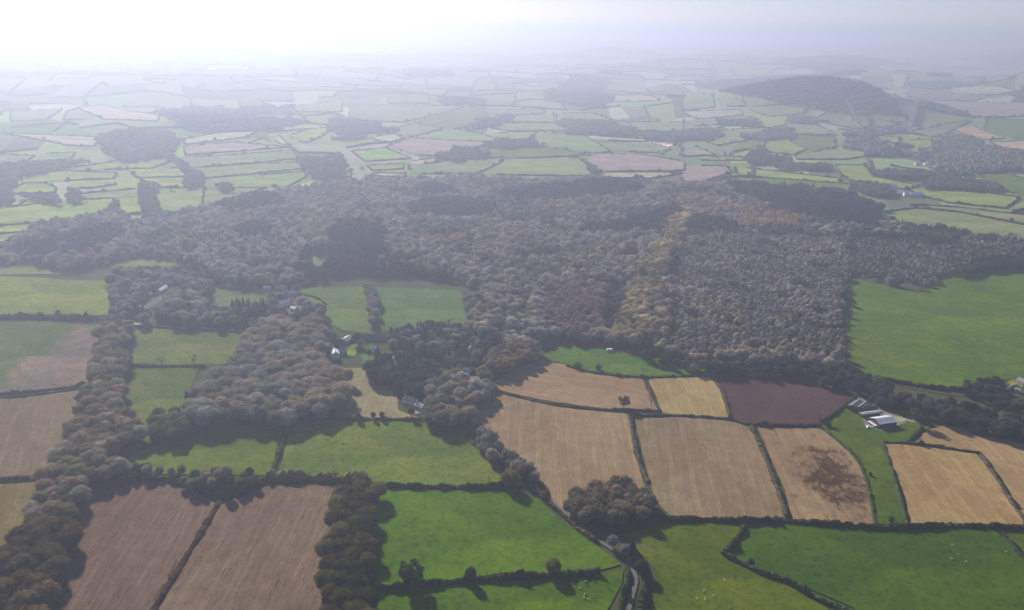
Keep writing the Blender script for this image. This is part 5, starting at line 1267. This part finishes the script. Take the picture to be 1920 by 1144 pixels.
building('barn', 'large barn with pale corrugated roof and a row of rooflights in the farm yard', (1655, 796), 17, 13, 4.2, 2.2, hb, 'boarding', 'white_roof', 'barn', 0, (4.5, 3.8), 0, (6, 1), .5)
building('barn', 'long low barn with narrow white roof behind the large barn', (1630, 780), 19, 4.2, 3.0, .6, hb, 'boarding', 'grey_roof', 'barn', 0, (3, 2.6), 0, (0, 0), .4)
hd = heading((1597, 763), (1609, 754))
building('barn', 'dark-roofed barn with two rows of white rooflights, left of the pair', (1604, 765), 17, 9, 3.4, 1.8, hd, 'boarding', 'dark_roof', 'barn', 0, (3, 2.8), 0, (5, 1), .4)
building('barn', 'dark-roofed barn with white rooflights, right of the pair', (1618, 768), 17, 9, 3.4, 1.8, hd, 'boarding', 'dark_roof', 'barn', 0, (3, 2.8), 0, (4, 1), .4)
building('shed', 'small brown-roofed shed behind the low white barn', (1634, 769), 9, 6, 2.8, 1.4, hb, 'boarding', 'tile_roof', 'shed', 0, (2, 2.2))
building('lean_to', 'low white lean-to along the gable of the large barn', (1636, 798), 9, 2.4, 1.6, .4, heading((1624, 790), (1638, 799)), 'boarding', 'white_roof', 'shed', 0, (1.2, 1.4))
HOUSES = [
 ((628, 669), 12, 8, 4.6, 3.0, (4, 8), 'white_wall', 'silver', 'house with bright white roof right of the domed wood', 3, 2),
 ((641, 664), 9, 5, 2.8, 1.8, (9, 1), 'stone_wall', 'grey_roof', 'low pale outbuilding behind the bright white-roofed house', 2, 0),
 ((650, 641), 14, 9, 3.0, 2.2, (10, -6), 'stone_wall', 'grey_roof', 'broad grey-roofed building behind the village lawn', 3, 1),
 ((702, 658), 9, 6, 3.0, 1.6, (9, -2), 'white_wall', 'silver', 'small white-roofed house left of the dark cypress', 2, 0),
 ((690, 636), 13, 7, 3.2, 2.2, (10, 0), 'stone_wall', 'slate', 'slate-roofed cottage in the row below the green paddock, left one', 3, 2),
 ((714, 636), 13, 7, 3.2, 2.2, (10, 0), 'stone_wall', 'slate', 'slate-roofed cottage in the row below the green paddock, right one', 3, 2),
 ((732, 686), 8, 5, 2.6, 1.6, (8, -5), 'white_wall', 'grey_roof', 'small pale house tucked in the dark evergreens', 2, 1),
 ((768, 757), 11, 6.5, 4.2, 2.4, (10, 3), 'white_wall', 'slate', 'white cottage right of the tan paddock', 3, 2),
 ((788, 766), 10, 6, 3.0, 2.2, (10, 4), 'white_wall', 'grey_roof', 'second white cottage nearer the village lane', 3, 1),
 ((882, 662), 11, 7, 4.2, 2.6, (5, -9), 'stone_wall', 'slate', 'slate-roofed house above the golden row', 3, 2),
 ((874, 698), 8, 5, 3.0, 2.0, (9, 2), 'white_wall', 'silver', 'small white gabled house left of the golden row', 2, 1),
 ((956, 601), 12, 7, 3.5, 2.0, (10, 1), 'white_wall', 'silver', 'white-roofed house hidden in the big wood', 3, 1),
 ((304, 546), 20, 6.5, 3.2, 2.0, (15, -10), 'white_wall', 'silver', 'long white-roofed building in the left farmyard', 4, 1),
 ((318, 533), 12, 7, 4.2, 2.4, (9, -4), 'white_wall', 'grey_roof', 'white farmhouse at the top of the left farmyard', 3, 2),
 ((280, 554), 10, 6, 3.0, 1.8, (10, 2), 'white_wall', 'grey_roof', 'pale outbuilding at the left of the farmyard', 2, 0),
 ((260, 579), 11, 6, 3.0, 1.8, (10, 2), 'stone_wall', 'silver', 'pale shed low in the left farmyard', 2, 0),
 ((532, 574), 14, 8, 4.6, 2.8, (9, -2), 'white_wall', 'silver', 'white farmhouse beside the large cone-shaped conifer', 4, 2),
 ((522, 577), 8, 5, 2.8, 1.6, (3, -8), 'white_wall', 'silver', 'small white annexe left of the white farmhouse', 2, 0),
 ((552, 582), 9, 6, 2.8, 1.8, (9, 3), 'white_wall', 'grey_roof', 'pale barn right of the white farmhouse', 2, 0),
 ((498, 587), 8, 5, 2.6, 1.6, (8, 1), 'white_wall', 'silver', 'small white shed right of the pointed conifers', 2, 0),
 ((501, 542), 8, 4, 2.6, 1.4, (9, 0), 'white_wall', 'silver', 'small white hut at the wood edge above the clearing', 1, 0),
 ((550, 552), 8, 4, 2.6, 1.4, (9, 1), 'white_wall', 'silver', 'small white hut where the curved hedge leaves the wood', 1, 0),
 ((402, 575), 6, 4, 2.4, 1.2, (9, 0), 'white_wall', 'silver', 'tiny white shed in the green clearing', 1, 0),
 ((716, 484), 9, 6, 3.0, 1.8, (9, 0), 'white_wall', 'silver', 'white house deep in the big wood', 2, 1),
 ((1916, 722), 9, 6, 4.0, 2.2, (8, 4), 'stone_wall', 'slate', 'stone house at the right edge beside the yellow lawn', 3, 2),
 ((1908, 735), 5, 3.5, 2.4, 1.2, (8, 2), 'white_wall', 'grey_roof', 'small white outbuilding below the stone house at the right edge', 2, 0),
]
for at, L, W, Hw, Hr, dv, wm, rm, lab, nw, nch in HOUSES:
    building('shed' if ('shed' in lab or 'hut' in lab or 'outbuilding' in lab or 'barn' in lab) else 'house', lab, at, L, W, Hw, Hr, heading(at, (at[0] + dv[0], at[1] + dv[1])), wm, rm,
             'shed' if ('shed' in lab or 'hut' in lab or 'outbuilding' in lab or 'barn' in lab) else 'house', nw, (1.1, 2.0), nch)
FARH = [('G', 808, 770, 18, 'white house in the hazy village at the left, nearest the centre'), ('G', 880, 767, 14, 'white house at the right of the hazy left village'), ('G', 880, 803, 12, 'white house low in the hazy left village'), ('G', 800, 820, 12, 'small house at the foot of the hazy left village'), ('G', 700, 717, 14, 'white house at the top of the hazy left village'),
 ('G', 560, 174, 170, 'very long white shed near the bright left horizon'), ('G', 1690, 291, 50, 'white shed far off on the hazy horizon slope, left of a pair'), ('G', 1740, 314, 40, 'white shed far off on the hazy horizon slope, right of a pair'), ('G', 1140, 628, 22, 'white farmhouse above the pale straw field'), ('G', 806, 413, 24, 'white farmhouse alone in the upper left haze'),
 ('H', 50, 428, 26, 'bright white shed in the central haze'), ('H', 395, 656, 14, 'white house at the hedge crossing in the central fields'), ('H', 110, 906, 12, 'white house behind the big wood at the centre left'), ('H', 1815, 831, 14, 'white house beside the thicket, centre right'), ('H', 1720, 826, 14, 'white house left of the thicket, centre right'),
 ('I', 625, 652, 18, 'white house at the left of the far hamlet'), ('I', 670, 657, 18, 'white house at the right of the far hamlet'), ('I', 655, 641, 14, 'white house at the top of the far hamlet'), ('I', 305, 426, 26, 'white farm at the left foot of the wooded hill'), ('I', 1250, 693, 16, 'white farmhouse on the far right slope'), ('I', 1635, 508, 26, 'white farm under the brown far slope'),
 ('I', 1310, 886, 16, 'white house at the edge of the large brown wood, right of a pair'), ('I', 1260, 886, 16, 'white house at the edge of the large brown wood, left of a pair'), ('I', 1100, 1009, 34, 'long white farm shed above the yellow green field, upper one'), ('I', 1145, 1037, 26, 'white farm shed above the yellow green field, middle one'), ('I', 1215, 1051, 24, 'white farm shed, left of the lower pair'), ('I', 1250, 1053, 26, 'white farm shed, right of the lower pair'),
 ('I', 225, 829, 14, 'white house left of a pair behind the big wood'), ('I', 258, 829, 16, 'white house right of a pair behind the big wood'), ('I', 495, 306, 34, 'white farm left of the white sheeted fields')]
for crop, a, b, L, lab in FARH:
    at = px(crop, [(a, b)])[0]
    building('shed' if 'shed' in lab else 'house', lab, at, L, L * .45 if L < 60 else 30, 4.5, L * .12 if L < 60 else 5, heading(at, (at[0] + 8, at[1] + random.uniform(-.3, .3))), 'white_wall', 'silver', 'shed' if 'shed' in lab else 'house', 0, None, 0, base=1.2)
# fields under white plastic sheeting on the far slope
for k, (y0, y1, x0, x1) in enumerate(((288, 280, 595, 690), (296, 290, 565, 725), (304, 298, 580, 728))):
    ip = px('I', [(x0, y0), (x0 + 25, y1), (x1 - 20, y1 - 1), (x1, y0 - 1)])
    w = [G(a, b) for a, b in ip]
    V, F = [], []
    n = 12
    for i in range(n + 1):
        f = i / n
        for j in range(5):
            g = j / 4
            p = (Vector(w[0]).lerp(Vector(w[3]), f)).lerp(Vector(w[1]).lerp(Vector(w[2]), f), g)
            V.append((p.x, p.y, h1(p.x, p.y) + 4 + 5 * math.sin(math.pi * g)))
    for i in range(n):
        for j in range(4): F.append((i * 5 + j, i * 5 + j + 5, i * 5 + j + 6, i * 5 + j + 1))
    tag(mesh_obj('polytunnel', V, F, 'plastic_sheet', smooth=True), ('top', 'middle', 'lowest')[k] + ' long white plastic tunnel in the bright patch near the horizon', 'polytunnel', 'white tunnels near the horizon')

# garden walls, caravan, silage bales, cars
def stone_run(label, ipts, h, th, mat):
    w = smooth_line([G(a, b) for a, b in ipts], 1); V, F = hedge_mesh(w, th, h, 1.5, 0, 77)
    c = w[0]; z0 = h1(c.x, c.y)
    o = mesh_obj('garden_wall', V - np.array([c.x, c.y, z0]), F, mat); o.location = (c.x, c.y, z0); tag(o, label, 'wall')
stone_run('pale stone wall curving beside the tan paddock cottages', [(738, 725), (743, 740), (746, 752), (757, 758)], 1.4, .7, 'rubble')
stone_run('pale stone wall by the second white cottage', [(778, 765), (786, 770), (796, 771)], 1.4, .7, 'rubble')
stone_run('bent white wall below the yellow lawn at the right edge', [(1884, 727), (1888, 730), (1898, 723)], 1.5, .7, 'white_wall')
def caravan(label, at, ang):
    x, y = G(*at); t = empty('caravan', (x, y, h1(x, y) + .3), ang); tag(t, label, 'caravan')
    V = []; prof = [(-3, .5), (3, .5), (3.2, 1.2), (2.9, 2.5), (2.2, 2.75), (-2.3, 2.75), (-3.1, 2.2)]
    for s in (-1.15, 1.15): V += [(a, s, b) for a, b in prof]
    n = len(prof); F = [tuple(range(n)), tuple(range(2 * n - 1, n - 1, -1))] + [(i, i + n, (i + 1) % n + n, (i + 1) % n) for i in range(n)]
    mesh_obj('body', V, F, 'white_wall', t)
    for s in (-1, 1):
        V, F = [], []; tube(V, F, (0, s * 1.0, .35), (0, s * 1.2, .35), .35, .35, 12); F += [tuple(range(11, -1, -1)), tuple(range(12, 24))]; mesh_obj('wheel', V, F, 'rubber', t)
        V, F = [], []; box(V, F, -1.8, -.4, s * 1.15 - .03, s * 1.15 + .03, 1.4, 2.1); mesh_obj('window', V, F, 'glass', t)
    V, F = [], []; tube(V, F, (3, 0, .55), (4.3, 0, .45), .08, .06, 6); mesh_obj('tow_bar', V, F, 'rubber', t)
caravan('white caravan parked in the shade at the foot of the big wood', (1143, 659), .1)
def car(label, at, ang, mat='silver'):
    x, y = G(*at); t = empty('car', (x, y, h1(x, y) + .4), ang); tag(t, label, 'car')
    prof = [(-2.1, .35), (2.1, .35), (2.15, .75), (1.2, .95), (.5, 1.5), (-1.2, 1.5), (-2.0, .95)]
    V = []
    for s in (-.85, .85): V += [(a, s * (1 if b < 1 else .82), b) for a, b in prof]
    n = len(prof); F = [tuple(range(n)), tuple(range(2 * n - 1, n - 1, -1))] + [(i, i + n, (i + 1) % n + n, (i + 1) % n) for i in range(n)]
    mesh_obj('body', V, F, mat, t)
    for a in (-1.3, 1.3):
        for s in (-1, 1):
            V, F = [], []; tube(V, F, (a, s * .7, .32), (a, s * .88, .32), .32, .32, 10); F += [tuple(range(9, -1, -1)), tuple(range(10, 20))]; mesh_obj('wheel', V, F, 'rubber', t)
    for s in (-1, 1):
        V, F = [], []; box(V, F, -1.0, .5, s * .79 - .04, s * .79 + .04, 1.0, 1.35); mesh_obj('window', V, F, 'glass', t)
car('white car on the road corner at the top of the long belt', (200, 600), .1)
car('pale car on the road below the pointed conifers', (436, 620), heading((380, 616), (470, 622)))
def bale(label, at, group):
    x, y = G(*at); V, F = [], []
    a = random.uniform(0, 3.1); d = Vector((math.cos(a), math.sin(a), 0)) * .65
    tube(V, F, -d, d, .65, .65, 14); F += [tuple(range(13, -1, -1)), tuple(range(14, 28))]
    o = mesh_obj('silage_bale', V, F, 'rooflight'); o.location = (x, y, h1(x, y) + .95); tag(o, label, 'bale', group)
for k, at in enumerate([(1623, 800), (1627, 801), (1630, 800), (1626, 803), (1632, 803), (1636, 802)]):
    bale('%s pale wrapped bale from the left beside the large barn' % ORD[k], at, 'bales beside the large barn')

# ------------------------------------------------------------------ cattle
def cow_mesh(name, mat, grazing):
    J = [(-.95, 0, 1.12, .30), (-.35, 0, 1.08, .38), (.35, 0, 1.10, .36), (.85, 0, 1.18, .26)]
    J += ([(1.15, 0, .95, .17), (1.38, 0, .55, .15), (1.50, 0, .25, .11)] if grazing else [(1.15, 0, 1.42, .18), (1.42, 0, 1.50, .16), (1.72, 0, 1.32, .10)])
    E = [(0, 1), (1, 2), (2, 3), (3, 4), (4, 5), (5, 6)]
    for s in (-1, 1):
        k = len(J); J += [(.72, s * .22, .80, .14), (.72, s * .22, .42, .075), (.74, s * .22, .03, .07)]; E += [(3, k), (k, k + 1), (k + 1, k + 2)]
        k = len(J); J += [(-.80, s * .22, .82, .17), (-.72, s * .22, .62, .11), (-.92, s * .22, .40, .07), (-.88, s * .22, .03, .07)]; E += [(0, k), (k, k + 1), (k + 1, k + 2), (k + 2, k + 3)]
        k = len(J); J += [(J[5][0] - .05, s * .24, J[5][2] + .1, .05)]; E += [(5, k)]
    k = len(J); J += [(-1.2, 0, 1.2, .05), (-1.25, 0, .6, .04)]; E += [(0, k), (k, k + 1)]
    me = bpy.data.meshes.new(name); me.from_pydata([j[:3] for j in J], E, [])
    o = bpy.data.objects.new(name, me); C.objects.link(o)
    m = o.modifiers.new('s', 'SKIN'); sv = me.skin_vertices[0].data
    for i, j in enumerate(J): sv[i].radius = (j[3], j[3])
    sv[0].use_root = True
    m2 = o.modifiers.new('d', 'SUBSURF'); m2.levels = 1
    dg = bpy.context.evaluated_depsgraph_get()
    r = bpy.data.meshes.new_from_object(o.evaluated_get(dg)); bpy.data.objects.remove(o)
    r.name = name; r.materials.clear(); r.materials.append(MATS[mat]); r.shade_smooth()
    return r
COWS = {(c, g): cow_mesh('cow', c + '_coat', g) for c in ('white', 'dark') for g in (True, False)}
def Z(x0, y0, s, pts): return [(x0 + a / s, y0 + b / s) for a, b in pts]
HERDS = [
 ('white cow in the bottom pasture beside the lane, {} from the thick hedge', 'white', Z(1040, 960, 6, [(478, 735), (352, 790), (285, 868), (340, 936), (333, 974), (382, 993)]), 'white cattle beside the lane'),
 ('dark cow in the bottom pasture beside the lane, {} from the lane', 'dark', Z(1040, 960, 6, [(605, 866), (445, 992), (352, 812)]), 'dark cattle beside the lane'),
 ('white cow in the olive pasture, {} from the top', 'white', Z(1040, 960, 6, [(1910, 780), (1678, 896), (1790, 956), (1595, 988), (1690, 996)]) + [(1368, 1141)], 'cattle in the olive pasture'),
 ('white cow in the large dark pasture, {} from the top', 'white', Z(1280, 744, 2.86, [(1447, 800), (1480, 850), (1443, 876), (1520, 889), (1735, 837)]), 'white cattle in the dark pasture'),
 ('dark cow in the large dark pasture, {} from the top', 'dark', Z(1280, 744, 2.86, [(1425, 828), (1715, 838), (1452, 882), (1400, 905)]), 'dark cattle in the dark pasture'),
 ('dark cow in the pale pasture below the paddock, {} from the left', 'dark', Z(560, 780, 4.8, [(252, 222), (272, 222), (400, 256), (485, 214), (1705, 566), (1718, 562)]), 'dark cattle in the pale pasture'),
 ('white cow in the pale pasture, {} from the left', 'white', Z(560, 780, 4.8, [(218, 200)]), 'white cattle in the pale pasture'),
]
for lab, colr, pts, g in HERDS:
    for i, (a, b) in enumerate(pts):
        x, y = G(a, b)
        o = link('cow', COWS[colr, random.random() < .7]); o.location = (x, y, h1(x, y) + .27); o.rotation_euler = (0, 0, random.uniform(0, 6.28)); o.scale = (.72,) * 3
        tag(o, (lab.format(ORD[i]) if len(pts) > 1 else 'lone white cow at the left of the herd in the pale pasture'), 'cow', g)

# ------------------------------------------------------------------ the air: even haze round the camera and all the land
def haze():
    V, F = [], []; box(V, F, -50000, 50000, -5000, 50000, -260, 375)
    o = mesh_obj('haze', V, F, None)
    m, nt = new_mat('haze'); n = N(nt)
    pv = nt.nodes.new('ShaderNodeVolumePrincipled')
    pv.inputs['Color'].default_value = (.425, .46, .585, 1)
    pv.inputs['Density'].default_value = HAZE_DENSITY
    pv.inputs['Anisotropy'].default_value = HAZE_ANISO
    out = nt.nodes.new('ShaderNodeOutputMaterial'); nt.links.new(pv.outputs[0], out.inputs['Volume'])
    o.data.materials.append(m)
    tag(o, 'pale lavender haze filling the air over the whole landscape', 'haze', None, 'stuff')
HAZE_DENSITY, HAZE_ANISO = 2.35e-4, .47
haze()
